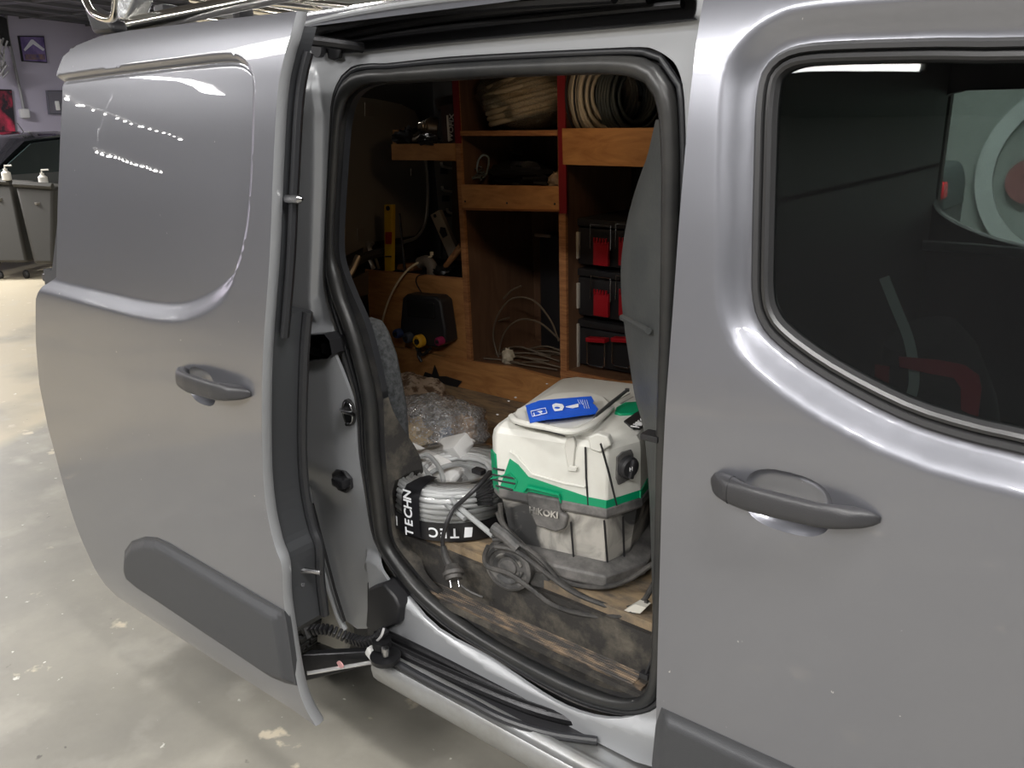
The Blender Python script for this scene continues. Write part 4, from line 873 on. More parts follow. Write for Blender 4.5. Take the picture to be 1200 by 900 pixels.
t = thing('bagged_cable_coil', 'coil of pale cable wrapped in clear plastic on the upper shelf', 'cable', (c.x, c.y, zs1))
coil(c, (1, .3, .25), (-.2, 1, .1), .085, .009, 6, 4, 'cable', goldw, t, 4, .006)
FILM = glass_mat('clear_film', (.93, .91, .86), .9, .12, film=(.55, .48, .36))
blob(c+Vector((0, 0, -.008)), (.178, .15, .105), .12, 2.2, 3, 26, flatten=zs1+.001).build('plastic_wrap', FILM, t, ang=80)
c = P(702, 122, y=1.22); c.z = zs3+.125
t = thing('cable_ring', 'ring of whitish cable standing on edge on the upper right shelf', 'cable', (c.x, c.y, zs3), 'cable rings on the upper right shelf')
coil(c, (.25, 1, 0), (0, 0, 1), .075, .0065, 8, 5, 'cable', mat('worn_white_cable', (.50, .44, .34), rough=.5), t, 6, .003)
cc = c+Vector((-.005, -.02, 0))
for dx in (-.018, .012): B().loft([[cc+Vector((dx+e, math.cos(a)*.131, math.sin(a)*.131)) for a in np.linspace(R(90), R(270), 16)] for e in (0, .008)], closed=False).build('printed_band', BLACK, t)
c2 = c+Vector((.092, .03, -.005))
t = thing('cable_ring', 'dark grey cable ring beside the whitish one on the upper right shelf', 'cable', (c2.x, c2.y, zs3), None)
coil(c2, (.25, 1, 0), (0, 0, 1), .075, .0065, 5, 4, 'cable', mat('dark_grey_cable', (.05, .06, .06), rough=.5), t, 6, .003)
# dark leads on the middle shelf
random.seed(5)
t = thing('tangled_lead', 'tangle of black leads with a clear loop on the middle shelf', 'cable', P(590, 216, y=1.2))
lp_ = [P(558, 210, y=1.16), P(560, 190, y=1.16), P(566, 182, y=1.17), P(573, 186, y=1.18), P(570, 203, y=1.17), P(563, 211, y=1.15)]
B().tube(lp_, .004, 6, smooth=5).build('clear_loop', mat('grey_clear_lead', (.16, .19, .19), rough=.25), t)
for k in range(7):
    cx0, cz0 = random.uniform(545, 560), random.uniform(200, 213)
    B().tube([P(cx0+random.uniform(-8, 12), cz0+random.uniform(-8, 3), y=1.13+random.uniform(0, .06)) for _ in range(6)], .0022, 5, smooth=4).build('thin_lead', MATS['grey_clear_lead'], t)
blob(P(610, 205, y=1.25), (.14, .09, .045), .3, 3, 9, 18, flatten=zs2+.001).build('lead_bundle', BLACK, t)
B().tube([P(596, 174, y=1.2), P(598, 172, y=1.2), P(612, 177, y=1.2), P(612, 182, y=1.2), P(598, 178, y=1.2)], .002, 5).build('metal_clip', STEEL, t)
blob(P(651, 213, y=1.14), (.022, .03, .028), .25, 3, 2, 14, flatten=zs2+.001).build('tan_lump', mat('tan_lump', (.3, .22, .15)), t)
# cable in the bottom compartment
t = thing('loose_cable', 'springy pale cable looped loosely in the tall bottom compartment', 'cable', P(600, 430, y=1.2))
pc = mat('dim_pale_cable', (.12, .09, .06), rough=.5)
zf = zs4+.006
for k, pts in enumerate(([(585, 422), (578, 395), (583, 370), (600, 350), (625, 352), (645, 375), (655, 400)], [(583, 425), (590, 392), (608, 375), (632, 378), (656, 398)], [(590, 350), (600, 340), (611, 335)], [(584, 428), (576, 405), (580, 380), (597, 372)])):
    B().tube([P(a, c, y=1.18+.02*k) for a, c in pts], .0035, 6, smooth=5).build('cable_loop', pc, t)
random.seed(8)
for k in range(14):
    x0 = P(600, 430, y=1.15).x+random.uniform(-.05, .14); y0 = 1.12+.018*k
    B().tube([Vector((x0-.10, y0, zf)), Vector((x0, y0+random.uniform(-.02, .02), zf+random.uniform(0, .03))), Vector((x0+.12, y0+.01, zf+.004))], .0035, 5, smooth=4).build('cable_strand', pc, t)
blob(P(595, 418, y=1.14), (.022, .02, .03), .3, 3, 2, 12).build('pale_knot', mat('pale_knot', (.5, .44, .33)), t)
t = thing('dark_case', 'dark case with a pale handle tag at the back of the tall bottom compartment', 'case', P(640, 440, y=1.36))
q1 = P(628, 272, y=1.36); q2 = P(660, 440, y=1.36)
B().box(((q1.x+q2.x)/2+.05, 1.41, (q1.z+zs4)/2), (.20, .09, q1.z-zs4-.01), bev=.01).build('case_body', BLACK, t)
B().box(P(636, 276, y=1.34), (.07, .01, .012), bev=.003).build('tag', mat('pale_tag', (.4, .3, .22)), t)
# tray contents
t = thing('cardboard_box', 'narrow dark box with white lettering standing against the upright on the tray', 'box', P(524, 166, y=1.14))
fp([(516, 124), (531, 121), (533, 166), (519, 167)], 1.115, .10, 'box_body', mat('dark_brown_box', (.055, .03, .025), rough=.5), t, .001)
fp([(523, 135), (524.6, 135), (527, 165), (525, 165)], 1.112, .003, 'white_stripe', mat('white_print', (.75, .7, .62)), t)
text('box_lettering', 'WOFIX', .028, frame(P(528.8, 150, y=1.113), P(529.6, 138, y=1.113)-P(528.6, 163, y=1.113), (-1, 0, 0)), MATS['white_print'], t, bold=True)
fp([(510, 116), (531, 110), (532, 124), (512, 130)], 1.2, .1, 'box_flap', mat('dim_brown_flap', (.07, .045, .035)), t)
t = thing('metal_fitting', 'ribbed bright metal fitting lying among black tools on the tray', 'tool', P(498, 164, y=1.12))
M = frame(P(502, 149, y=1.16), (0, 0, 1), (.3, 1, 0)) ; M = M @ Matrix.Rotation(R(0), 4, 'Z')
d = Vector((-.75, -.65, .15)).normalized(); M = Matrix.Translation(P(503, 149, y=1.17)) @ d.to_track_quat('Z', 'Y').to_matrix().to_4x4()
brs = mat('worn_brass', (.45, .38, .30), rough=.3, metal=.9)
B().lathe([(0, -.03), (.036, -.03), (.036, .0), (.030, .002), (.032, .006), (.026, .010), (.028, .014), (.021, .018), (.022, .022), (.014, .027), (.01, .04), (0, .04)], M, 24).build('fitting', brs, t)
B().tube([P(497, 159, y=1.13), P(487, 164, y=1.12), P(478, 163, y=1.12)], .009, 8).build('handle', brs, t)
t = thing('black_tool_pouch', 'crumpled black pouch on the left end of the tray', 'pouch', P(480, 165, y=1.12))
blob(P(479, 161, y=1.14), (.045, .05, .035), .4, 3, 4, 18).build('pouch_body', BLACK, t)
blob(P(503, 165, y=1.10), (.05, .03, .02), .35, 3, 6, 18).build('pouch_flap', BLACK, t)
# ------------------------------------------------------------------ stack of tool cases
zc = zs5+.002
yc = 1.14
lev = [(300, 262, 305, 697), (360, 322, 365, 697), (425, 395, 428, 692)]
names = ['top', 'middle', 'bottom']
xl = P(672, 300, y=yc).x; xr = xl+.44
redp = mat('red_latch_plastic', (.36, .008, .016), rough=.35)
zbs = [P(685, 313, y=yc).z, P(685, 373, y=yc).z, zc]; zts = [P(685, 256, y=yc).z, P(685, 315, y=yc).z, P(685, 375, y=yc).z]
for i in range(3):
    zb, zt_ = zbs[i], zts[i]; x0 = xl; 
    t = thing('tool_case', f'black plastic tool case with red latches, {names[i]} of the stack in the right compartment', 'case', ((x0+xr)/2, yc+.15, zb), 'stack of black tool cases')
    B().box(((x0+xr)/2, yc+.16, (zb+zt_)/2-.012), (xr-x0, .30, zt_-zb-.034), bev=.012).build('case_body', BLACK, t)
    B().box(((x0+xr)/2, yc+.16, zt_-.014), (xr-x0+.004, .31, .024), bev=.006).build('lid', BLACK, t)
    B().box((x0+.012, yc+.004, (zb+zt_)/2-.01), (.018, .012, .085 if i < 2 else .15), bev=.002).build('grey_corner', mat('pale_grey_strip', (.45, .42, .36)), t)
    for j, px in enumerate((lev[i][3]+9, lev[i][3]+39)):
        if i < 2:
            pc_ = P(px, (lev[i][1]+lev[i][2])/2+8, y=yc-.006)
            fl = B().box(pc_+Vector((0, -.004, -.015)), (.056, .014, .075), bev=.003)
            o = fl.build('latch', redp, t)
            for q_ in range(5): B().box(pc_+Vector((-.022+.011*q_, -.013, .027)), (.0045, .006, .016)).build('latch_rib', redp, o)
            w1_, w2_ = pc_+Vector((-.037, -.012, .0)), pc_+Vector((.037, -.012, .0))
            B().tube([w1_, w1_+Vector((0, 0, .075)), w2_+Vector((0, 0, .075)), w2_], .0025, 6).build('wire_loop', STEEL, o)
        else:
            pc_ = P(px-1, 398, y=yc-.012)
            o = B().box(pc_, (.075, .03, .014), rot=Matrix.Rotation(R(-5), 3, 'Y'), bev=.003).build('latch', redp, t)
            w1_, w2_ = pc_+Vector((-.034, -.008, 0)), pc_+Vector((.034, -.008, 0))
            B().tube([w1_, w1_+Vector((0, 0, -.08)), w1_+Vector((.008, 0, -.088)), w2_+Vector((-.008, 0, -.088)), w2_+Vector((0, 0, -.08)), w2_], .0028, 6).build('wire_loop', STEEL, o)
# ------------------------------------------------------------------ energiser box and tools at the lower left board
t = thing('fence_energiser', 'black electric box with blue, yellow and magenta knobs hung on the orange board', 'box', P(493, 405, y=YC-.05))
eb = [(471, 349), (476, 345), (510, 348), (516, 353), (521, 385), (523, 402), (510, 408), (485, 402), (468, 392)]
B().prism([P(a, c, y=YC-.07) for a, c in eb], (0, .065, 0)).build('casing', BLACK, t, bevel=.008)
fp([(476, 352), (508, 355), (509, 374), (477, 371)], YC-.076, .008, 'face_panel', mat('black_gloss_face', (.015, .015, .016), rough=.15), t, .003)
for a, c, m_, r_ in ((481, 395, mat('grey_black_knob', (.05, .06, .08)), .020), (494, 399, mat('yellow_knob', (.75, .42, .03), rough=.4), .024), (518, 399, mat('magenta_knob', (.30, .02, .09), rough=.4), .016), (469, 390, mat('blue_knob', (.02, .04, .12)), .018)):
    MM = Matrix.Translation(P(a, c, y=YC-.075)) @ Matrix.Rotation(R(90), 4, 'X')
    k_ = B().lathe([(0, 0), (r_, 0), (r_, .02), (r_*.8, .026), (r_*.55, .026), (r_*.5, .018), (0, .018)], MM, 16).build('knob', m_, t)
    B().lathe([(0, .018), (r_*.4, .018), (r_*.4, .03), (0, .03)], MM, 10).build('knob_centre', BLACK, k_)
for pts in ([(494, 404), (490, 415), (494, 424)], [(486, 402), (494, 416), (505, 408)]):
    B().tube([P(a, c, y=YC-.06) for a, c in pts], .006, 6, smooth=4).build('terminal_lead', BLACK, t)
t = thing('white_cable_tie', 'long white flexible strip bent over the edge of the orange board', 'cable', P(447, 395, y=YC-.02))
B().tube([P(a, c, y=yy) for a, c, yy in ((506, 300, 1.14), (490, 308, 1.12), (476, 318, 1.06), (462, 338, 1.04), (452, 362, 1.04), (447, 382, 1.05), (445, 398, 1.05))], .004, 6, smooth=5).build('strip', mat('cream_cable', (.78, .66, .45), rough=.5), t)
B().lathe([(0, 0), (.007, 0), (.007, .012), (0, .012)], Matrix.Translation(P(506, 299, y=1.14)), 8).build('head', MATS['cream_cable'], t)
t = thing('thin_dark_wire', 'thin dark wire hooking over the board to the black box', 'cable', P(490, 345, y=YC))
B().tube([P(a, c, y=1.06) for a, c in ((498, 321), (489, 324), (488, 332), (494, 343), (496, 348))], .0025, 5, smooth=4).build('wire', BLACK, t)
yel = mat('yellow_level_paint', (.80, .48, .02), rough=.4)
t = thing('yellow_spirit_level', 'yellow spirit level standing upright behind the orange board', 'level', P(454, 318, y=1.12))
fp([(450, 240), (459, 240), (458.5, 318), (450.5, 318)], 1.12, .02, 'level_body', yel, t, .002)
fp([(451.5, 272), (458.5, 272), (458, 286), (451.5, 286)], 1.117, .004, 'red_label', mat('red_label', (.45, .04, .02)), t)
B().lathe([(.0, 0), (.009, 0), (.009, .004), (0, .004)], Matrix.Translation(P(455, 244, y=1.118)) @ Matrix.Rotation(R(90), 4, 'X'), 12).build('hang_hole', BLACK, t)
fp([(451, 300), (458, 300), (458, 301.5), (451, 301.5)], 1.117, .004, 'mark', BLACK, t)
t = thing('silver_spirit_level', 'short aluminium spirit level leaning against the shelf upright', 'level', P(520, 315, y=1.2))
alu = mat('tan_aluminium', (.50, .43, .33), rough=.4, metal=.4)
fp([(504, 252), (514, 246), (534, 290), (526, 302)], 1.2, .02, 'level_body', alu, t, .002)
fp([(516, 266), (521, 267), (524, 276), (519, 279), (515, 272)], 1.197, .004, 'vial_window', BLACK, t)
B().lathe([(.0, 0), (.007, 0), (.007, .003), (0, .003)], Matrix.Translation(P(510, 253, y=1.198)) @ Matrix.Rotation(R(90), 4, 'X'), 10).build('hang_hole', BLACK, t)
t = thing('wood_handled_tool', 'wooden tool handle leaning beside the aluminium level', 'tool', P(522, 318, y=1.16))
B().tube([P(541, 288, y=1.16), P(522, 312, y=1.16)], [.014, .010], 8).build('handle', WOODE, t)
blob(P(518, 318, y=1.15), (.035, .03, .02), .3, 3, 3, 14).build('tool_head', DKSTEEL, t)
t = thing('steel_rod', 'thin steel rod standing in the bin behind the orange board', 'rod', P(474, 318, y=1.15))
B().tube([P(468, 250, y=1.15), P(475, 320, y=1.15)], [.004, .006], 8).build('rod', STEEL, t)
t = thing('grip_pliers', 'steel grip pliers standing in the left corner behind the orange board', 'pliers', P(440, 316, y=1.12))
plm = mat('worn_plier_steel', (.42, .36, .28), rough=.35, metal=.7)
for pts in ([(436, 283), (429, 287), (428, 296), (433, 303), (438, 315)], [(432, 296), (440, 303), (444, 315)], [(437, 284), (433, 290), (436, 297)]):
    B().tube([P(a, c, y=1.12) for a, c in pts], .009, 8, smooth=4, flat=.6).build('handle', plm, t)
t = thing('bent_grey_pipe', 'bent grey plastic pipe elbow behind the board', 'pipe', P(504, 320, y=1.14))
B().tube([P(a, c, y=1.14) for a, c in ((492, 308), (500, 306), (506, 313), (507, 328))], .022, 12, smooth=5).build('elbow', mat('grey_brown_pipe', (.17, .14, .11), rough=.6), t)
t = thing('wood_offcut', 'small block of wood behind the top edge of the orange board', 'block', P(478, 318, y=1.16))
fp([(464, 318), (466, 310), (484, 309), (484, 320)], 1.16, .05, 'block', WOODE, t, .002)
t = thing('dark_tool_bin', 'dark clutter bin behind the top edge of the orange board', 'bin', P(490, 330, y=1.3))
B().box(P(488, 345, y=1.3), (.40, .3, .26), bev=.01).build('bin_body', BLACK, t)
# wheel arch hump with fabric, at the lower left of the opening
HUMP = mat('grey_speckled_fabric', (.035, .038, .04), col2=(.10, .105, .11), nscale=90, rough=.95)
hp = [(421, 375), (432, 378), (440, 392), (450, 420), (456, 450), (462, 480), (468, 560), (440, 560), (405, 480), (395, 400)]
B().prism([P(a, c, y=.24) for a, c in hp], (0, .05, 0)).build('wheel_arch_cover', HUMP, van, bevel=.012)
# ------------------------------------------------------------------ dust extractor
FZ = .601
VX = Vector((.975, .222, 0)).normalized(); VY = Vector((-VX.y, VX.x, 0)); VO = Vector((-1.083, .150, 0)); VW = .300; VD = .405
def VL(u, v, z): return VO+VX*u+VY*v+Vector((0, 0, z))
def VF(px, py, off=0.0):    # pixel onto the front face, off = outwards
    r = ray(px, py); o = VO-VY*off; t = (o-CAM).dot(VY)/r.dot(VY); return CAM+r*t
def VC(px, py, off=0.0):    # onto the chamfer between front and right face
    a = VL(VW-.045, 0, 0); b_ = VL(VW, .075, 0); n = Vector(((b_-a).y, -(b_-a).x, 0)).normalized(); o = a+n*off
    r = ray(px, py); t = (o-CAM).dot(n)/r.dot(n); return CAM+r*t
def VR_(px, py, off=0.0):
    o = VL(VW, 0, 0)+VX*off; r = ray(px, py); t = (o-CAM).dot(VX)/r.dot(VX); return CAM+r*t
def foot(i, z, cf=.045, cs=.075, small=.018, lf=0):
    c2_ = small; W, D_ = VW, VD
    pts = [(c2_, i), (W-cf, i), (W-i, cs), (W-i, D_-.06), (W-.05, D_-i), (.05, D_-i), (i, D_-.05), (i, c2_+i)]
    pts[0] = (c2_+i*.4, i); pts[1] = (W-cf-i*.3, i); pts[2] = (W-i, cs+i*.3)
    return [VL(u+(lf if u < .1 else 0), v, z) for u, v in pts]
vac = thing('dust_extractor', 'white and green dust extractor with dusty black tank standing on the van floor', 'vacuum', VL(VW/2, VD/2, FZ))
B().loft([foot(.030, FZ+.035), foot(.022, FZ+.05), foot(.006, .765, lf=-.004), foot(.004, .778, lf=-.006)], cap0=True, cap1=True).build('tank', TANK, vac, ang=20, bevel=.004)
B().loft([foot(-.012, FZ+.012), foot(-.020, FZ+.02), foot(-.020, FZ+.045), foot(.018, FZ+.056)], cap0=True, cap1=True).build('base', TANKD, vac, ang=20, bevel=.004)
B().loft([foot(-.004, .768), foot(-.007, .775), foot(-.005, .790), foot(.0, .792)], cap0=True, cap1=True).build('tank_rim', TANKD, vac, ang=20, bevel=.002)
hd = B().loft([foot(.000, .778, lf=-.006), foot(-.001, .80, lf=-.009), foot(.001, .897, lf=-.013), foot(.004, .914, lf=-.013), foot(.012, .925, lf=-.013), foot(.024, .932, lf=-.013), foot(.040, .936, lf=-.013)], cap0=True, cap1=True).build('motor_head', WHITEP, vac, ang=22, bevel=.004)
gtop = [(571, 531), (597, 538), (607, 545), (619, 559), (657, 572), (690, 583)]
zg0 = .780
gp = [VF(a, c, .0025) for a, c in gtop]
g0 = Vector(VL(.018, -.0025, zg0)); gfl = [VL(.010, -.0025, zg0)]+[Vector((p.x, p.y, p.z)) for p in gp if True]+[VL(VW-.045, -.0025, gp[-1].z), VL(VW-.045, -.0025, zg0)]
gfl = [p for p in gfl if (p-VO).dot(VX) > .003]
B().prism(gfl, VY*.004).build('green_band', GREEN, vac)
B().prism([VL(VW-.045, -.003, zg0), VL(VW+.002, .075, zg0), VL(VW+.002, .075, zg0+.028), VL(VW-.045, -.003, gp[-1].z)], -(VY-VX*.6).normalized()*-.004).build('green_band', GREEN, vac)
B().prism([VL(VW+.003, .072, zg0), VL(VW+.003, VD-.06, zg0), VL(VW+.003, VD-.06, zg0+.034), VL(VW+.003, .12, zg0+.034), VL(VW+.003, .072, zg0+.026)], VX*-.004).build('green_band', GREEN, vac)
B().prism([VL(.011, -.002, zg0), VL(-.012, .018, zg0), VL(-.016, .018, gp[0].z), VL(.004, -.002, gp[0].z)], (VY+VX)*.003).build('green_band', GREEN, vac)
# vents
for a0_, a1_ in (((578, 549), (591, 551)), ((577, 556), (604, 561)), ((578, 562), (604, 567)), ((581, 569), (601, 574))):
    B().tube([VF(*a0_, .003), VF(*a1_, .003)], .0022, 6).build('vent_slot', BLACK, vac)
B().tube([VF(575, 561, .004), VF(598, 555, .004), VF(606, 564, .004), VF(603, 572, .004)], .0014, 6).build('vent_frame', GREEN, vac)
# relief lines on the white head
wl = [(571, 521), (598, 529), (604, 533), (624, 556), (660, 566), (686, 571)]
wp = [VF(a, c, .002) for a, c in wl]; wp = [p for p in wp if (p-VO).dot(VX) > .004]
B().tube(wp, .0028, 8).build('relief_line', WHITEP, vac)
for pts, ff in (([(686, 524), (687, 560), (690, 600)], VF), ([(704, 520), (714, 556), (724, 598)], VC)):
    B().tube([ff(a, c, .0012) for a, c in pts], .0022, 6).build('seam', BLACK, vac)
cl = [(663, 514), (672, 512), (674, 520), (672, 548), (665, 547), (661, 525)]
B().prism([VF(a, c, .004) for a, c in cl], VY*.008).build('recess_clip', mat('grey_white_plastic', (.62, .61, .56)), vac, bevel=.002)
B().prism([VF(a, c, .007) for a, c in ((667, 546), (676, 548), (675, 553), (665, 552))], VY*.006).build('clip_foot', WHITEP, vac, bevel=.001)
rt_ = [(689, 512), (700, 508), (712, 512), (716, 522), (703, 531), (691, 527)]
B().prism([VF(a, c, .006) for a, c in rt_], VY*.02).build('corner_ridge', WHITEP, vac, bevel=.003)
# latch
la_ = B().prism([VF(a, c, .012) for a, c in ((616, 578), (655, 586), (657, 602), (664, 606), (662, 620), (652, 624), (628, 617), (620, 600))], VY*.016).build('latch', TANKD, vac, bevel=.004)
text('latch_lettering', 'HiKOKI', .020, frame(VF(637, 601, .0155), VX, Vector((0, 0, 1))), TANK, la_, depth=.0012, bold=True)
B().tube([VF(614, 576, .006), VF(618, 571, .008), VF(655, 580, .008), VF(657, 589, .006)], .003, 6).build('latch_guard', GREEN, vac)
# tank ribs
for a, c, ff in (((669, 612), (673, 664), VF), ((708, 610), (713, 676), VC), ((730, 606), (732, 668), VC)):
    B().tube([ff(*a, -.005), ff(*c, -.018)], .0022, 6).build('tank_crease', BLACK, vac)
# dial
dc = VR_(733, 546, .004); 
dc = VC(733, 546, .003)
nC = (lambda a, b_: Vector(((b_-a).y, -(b_-a).x, 0)).normalized())(VL(VW-.045, 0, 0), VL(VW, .075, 0))
exC = Vector((-nC.y, nC.x, 0)); MD = frame(dc, exC, Vector((0, 0, 1)))
B().prism([MD@Vector((a, c, 0)) for a, c in ((-.026, .026), (-.012, .034), (.012, .034), (.018, .022), (.018, -.030), (-.020, -.036), (-.026, -.02))], nC*.004).build('dial_plate', TANKD, vac, bevel=.002)
dl = B().lathe([(0, .004), (.024, .004), (.023, .014), (.019, .018), (0, .018)], MD, 24).build('dial', BLACK, vac)
B().box(None, (.010, .040, .010), M=MD@Matrix.Translation((0, 0, .021)) @ Matrix.Rotation(R(-12), 4, 'Z'), bev=.003).build('dial_grip', BLACK, dl)
text('dial_mark', 'H', .012, MD@Matrix.Translation((-.008, .004, .0265)), mat('white_ink', (.7, .7, .7)), dl)
text('dial_mark', 'M', .008, MD@Matrix.Translation((.002, -.022, .019)), MATS['white_ink'], dl)
# top: lid plate, carry handle, green pad, label
def VT(px, py, z=.937): return P(px, py, z=z)
lidp = [(602, 489), (606, 481), (628, 472), (648, 463), (686, 460), (708, 467), (714, 474), (702, 487), (690, 497), (662, 507), (640, 504), (607, 496)]
B().prism([VT(a, c, .940) for a, c in lidp], (0, 0, .004)).build('lid_plate', WHITEP, vac, bevel=.002)
hb_ = catmull([VT(600, 488, .945), VT(607, 494, .948), VT(640, 501, .950), (VT(668, 506, .950)), VT(690, 500, .950), VT(704, 489, .948), VT(716, 478, .945)], 5)
B().tube(hb_, .0085, 10, flat=.8, up=(0, 0, 1)).build('carry_handle', WHITEP, vac)
B().tube([VT(604, 497, .944), VT(640, 505, .945), VT(662, 511, .945)], .0015, 6).build('handle_gap', BLACK, vac)
zt_ = .937
gpd = [(720, 487), (722, 481), (732, 475), (747, 474), (760, 475), (752, 484), (742, 488), (727, 489)]
B().prism([VT(a, c, .933) for a, c in gpd], (0, 0, .008)).build('green_pad', GREEN, vac, bevel=.002)
lbl = [(731, 496), (748, 484), (772, 486), (757, 499), (742, 504)]
B().prism([VT(a, c, .934) for a, c in lbl], (0, 0, .006)).build('name_plate', BLACK, vac, bevel=.001)
text('name_lettering', 'HiKOKI', .026, frame(VT(754, 493, .941), VT(757, 487, .941)-VT(740, 500, .941), VT(741, 489, .941)-VT(746, 498, .941)), MATS['white_ink'], vac, depth=.0008, bold=True)
B().tube([VT(722, 470, .941), VT(738, 461, .941)], .0014, 6).build('dark_score', mat('dusty_groove', (.35, .34, .32)), vac)
B().tube([VT(727, 473, .941), VT(742, 465, .941)], .0014, 6).build('dark_score', MATS['dusty_groove'], vac)
for a, c in ((596, 470), (604, 466), (641, 450), (583, 486)): B().lathe([(0, 0), (.003, 0), (.003, .001), (0, .001)], Matrix.Translation(VT(a, c, .935)), 8).build('screw_hole', MATS['dusty_groove'], vac)
# wheel with hub and bracket
wc = VF(597, 664, .028); MW = frame(wc, VX, Vector((0, 0, 1)))
wl_ = B().lathe([(0, -.02), (.048, -.02), (.054, -.014), (.056, -.004), (.054, .008), (.047, .012), (.045, .006), (.020, .003), (.018, .008), (0, .008)], MW, 36).build('wheel', TANKD, vac)
B().loft([[MW@Vector((math.cos(a)*r_, math.sin(a)*r_, z)) for a in np.linspace(R(20), R(200), 14)] for r_, z in ((.026, .006), (.034, .012), (.036, .006))], closed=False).build('wheel_spoke', TANK, wl_)
B().loft([[MW@Vector((math.cos(a)*r_, math.sin(a)*r_, z)) for a in np.linspace(R(220), R(360), 14)] for r_, z in ((.026, .006), (.034, .012), (.036, .006))], closed=False).build('wheel_spoke', TANK, wl_)
B().prism([VF(a, c, .012) for a, c in ((580, 620), (592, 622), (625, 655), (650, 690), (640, 698), (622, 690), (610, 650), (578, 640))], VY*.02).build('wheel_bracket', TANKD, vac, bevel=.004)
for pts in ([(735, 705), (750, 712), (765, 706)],): B().tube([VF(a, c, -.03) for a, c in pts], .004, 6).build('under_pipe', TANKD, vac)
pw = B().prism([P(a, c, y=.17) for a, c in ((730, 716), (750, 719), (757, 712), (744, 708))], (0, .02, -.0)).build('castor_foot', mat('white_castor', (.6, .58, .52)), vac)
# its power cord wound round the foot
cordt = B().tube([VF(583, 600, .02), VF(588, 612, .02), VF(600, 628, .02)], .0055, 8, smooth=4).build('power_cord', CORD, vac)
for pts, o_ in (([(586, 590), (590, 614), (612, 640), (640, 668), (670, 684), (706, 688), (735, 680), (766, 660)], .018), ([(578, 632), (600, 634), (630, 652), (662, 686), (700, 706), (730, 713), (752, 706), (766, 684)], .034), ([(580, 640), (605, 646), (640, 672), (672, 694), (706, 708), (735, 716), (760, 706)], .042), ([(572, 640), (568, 652), (572, 664), (596, 672), (622, 690), (650, 710), (690, 721), (724, 722), (750, 714)], .050)):
    B().tube([VF(a, c, o_) for a, c in pts], .0055, 8, smooth=5).build('cord_run', CORD, cordt)
B().tube([VF(578, 618, .03), VF(592, 628, .035), VF(607, 642, .035)], .013, 10).build('cord_clamp', TANKD, cordt)
# blue card on top
blue = mat('blue_card', (.01, .10, .62), rough=.35)
cdp = [(616, 476), (632, 470), (655, 468), (693, 465), (696, 471), (694, 473), (698, 476), (701, 480), (698, 485), (660, 490), (640, 492), (621, 496)]
zc_ = [.9590, .9600, .9610, .9610, .9600, .9600, .9600, .9580, .9560, .9580, .9570, .9560]
card = thing('blue_card', 'creased blue card with white print lying on the white extractor', 'card', VT(655, 480, .9560))
B().prism([VT(a, c, z) for (a, c), z in zip(cdp, zc_)], (0, 0, .0016)).build('card_sheet', blue, card)
wi = MATS['white_ink'] if 'white_ink' in MATS else None; wi = mat('white_card_ink', (.85, .87, .9))
def cprint(pxs, nm='white_print'): B().prism([VT(a, c, .9615) for a, c in pxs], (0, 0, .001)).build(nm, wi, card)
B().tube([VT(a, c, .9625) for a, c in ((622, 482), (639, 478), (641, 484), (624, 488))], .0010, 5, closed=True).build('print_frame', wi, card)
MC = frame(VT(634, 483, .9625), VT(641, 480, .9625)-VT(624, 484, .9625), VT(631, 478, .9625)-VT(633, 487, .9625))
text('card_lettering', 'P', .020, MC, wi, card, depth=.0004, bold=True)
cprint([(625, 484), (626, 484), (627, 487), (625.5, 487)]); cprint([(647, 475), (651, 473), (659, 474), (661, 477), (659, 481), (650, 482), (648, 479)]); 
B().lathe([(0, 0), (.006, 0), (.006, .0006), (0, .0006)], Matrix.Translation(VT(653, 478, .9627)), 10).build('print_dot', blue, card)
cprint([(663, 477), (675, 474), (678, 473.5), (678, 477), (671, 478.5)])
for k in range(5): B().tube([VT(677+k*2.6, 468.5, .9628), VT(680+k*2.6, 474+(k > 1)*4.5, .9628)], .0005, 4).build('print_line', wi, card)
tag(B().tube([VT(697, 489, .9540), VT(714, 474, .955), VT(734, 458, .970)], [.004, .0045, .0035], 8).lathe([(0, -.004), (.005, -.003), (.005, .003), (0, .004)], Matrix.Translation(VT(735, 457, .971)), 10).build('black_stylus', mat('dark_stick', (.05, .05, .05), rough=.35)), 'thin black stick propped behind the blue card on the extractor', 'stick')
# ------------------------------------------------------------------ white cable drum in shrink wrap
cc = Vector((-1.335, .300, FZ)); 
t = thing('cable_coil', 'shrink-wrapped coil of light grey cable with black printed band beside the extractor', 'cable', cc)
gw = mat('light_grey_cable', (.55, .56, .56), rough=.4)
random.seed(2); b = B(); pts = []
for lay in range(9):
    z = FZ+.012+lay*.0125; Rm = .165-.0007*(lay-4)**2
    b.tube([cc+Vector((math.cos(a)*(Rm+random.uniform(-.002, .002)), math.sin(a)*(Rm+random.uniform(-.002, .002)), z-FZ)) for a in np.linspace(0, 2*math.pi, 40, endpoint=False)], .0066, 6, closed=True)
for lay in range(7):
    Rm = .152-.0115*lay; z = .118-.001*lay**1.3
    b.tube([cc+Vector((math.cos(a)*(Rm+random.uniform(-.0025, .0025)), math.sin(a)*(Rm+random.uniform(-.0025, .0025)), z+random.uniform(-.002, .002))) for a in np.linspace(0, 2*math.pi, 36, endpoint=False)], .0066, 6, closed=True)
o = b.build('cable_windings', gw, t, ang=80); o['kind'] = 'stuff'
B().loft([[cc+Vector((math.cos(a)*r_, math.sin(a)*r_, z)) for a in np.linspace(0, 2*math.pi, 40, endpoint=False)] for r_, z in ((.085, .112), (.080, .01), (.155, .008), (.158, .105), (.09, .110))]).build('core', gw, t)
bandm = mat('black_band', (.012, .012, .014), rough=.3)
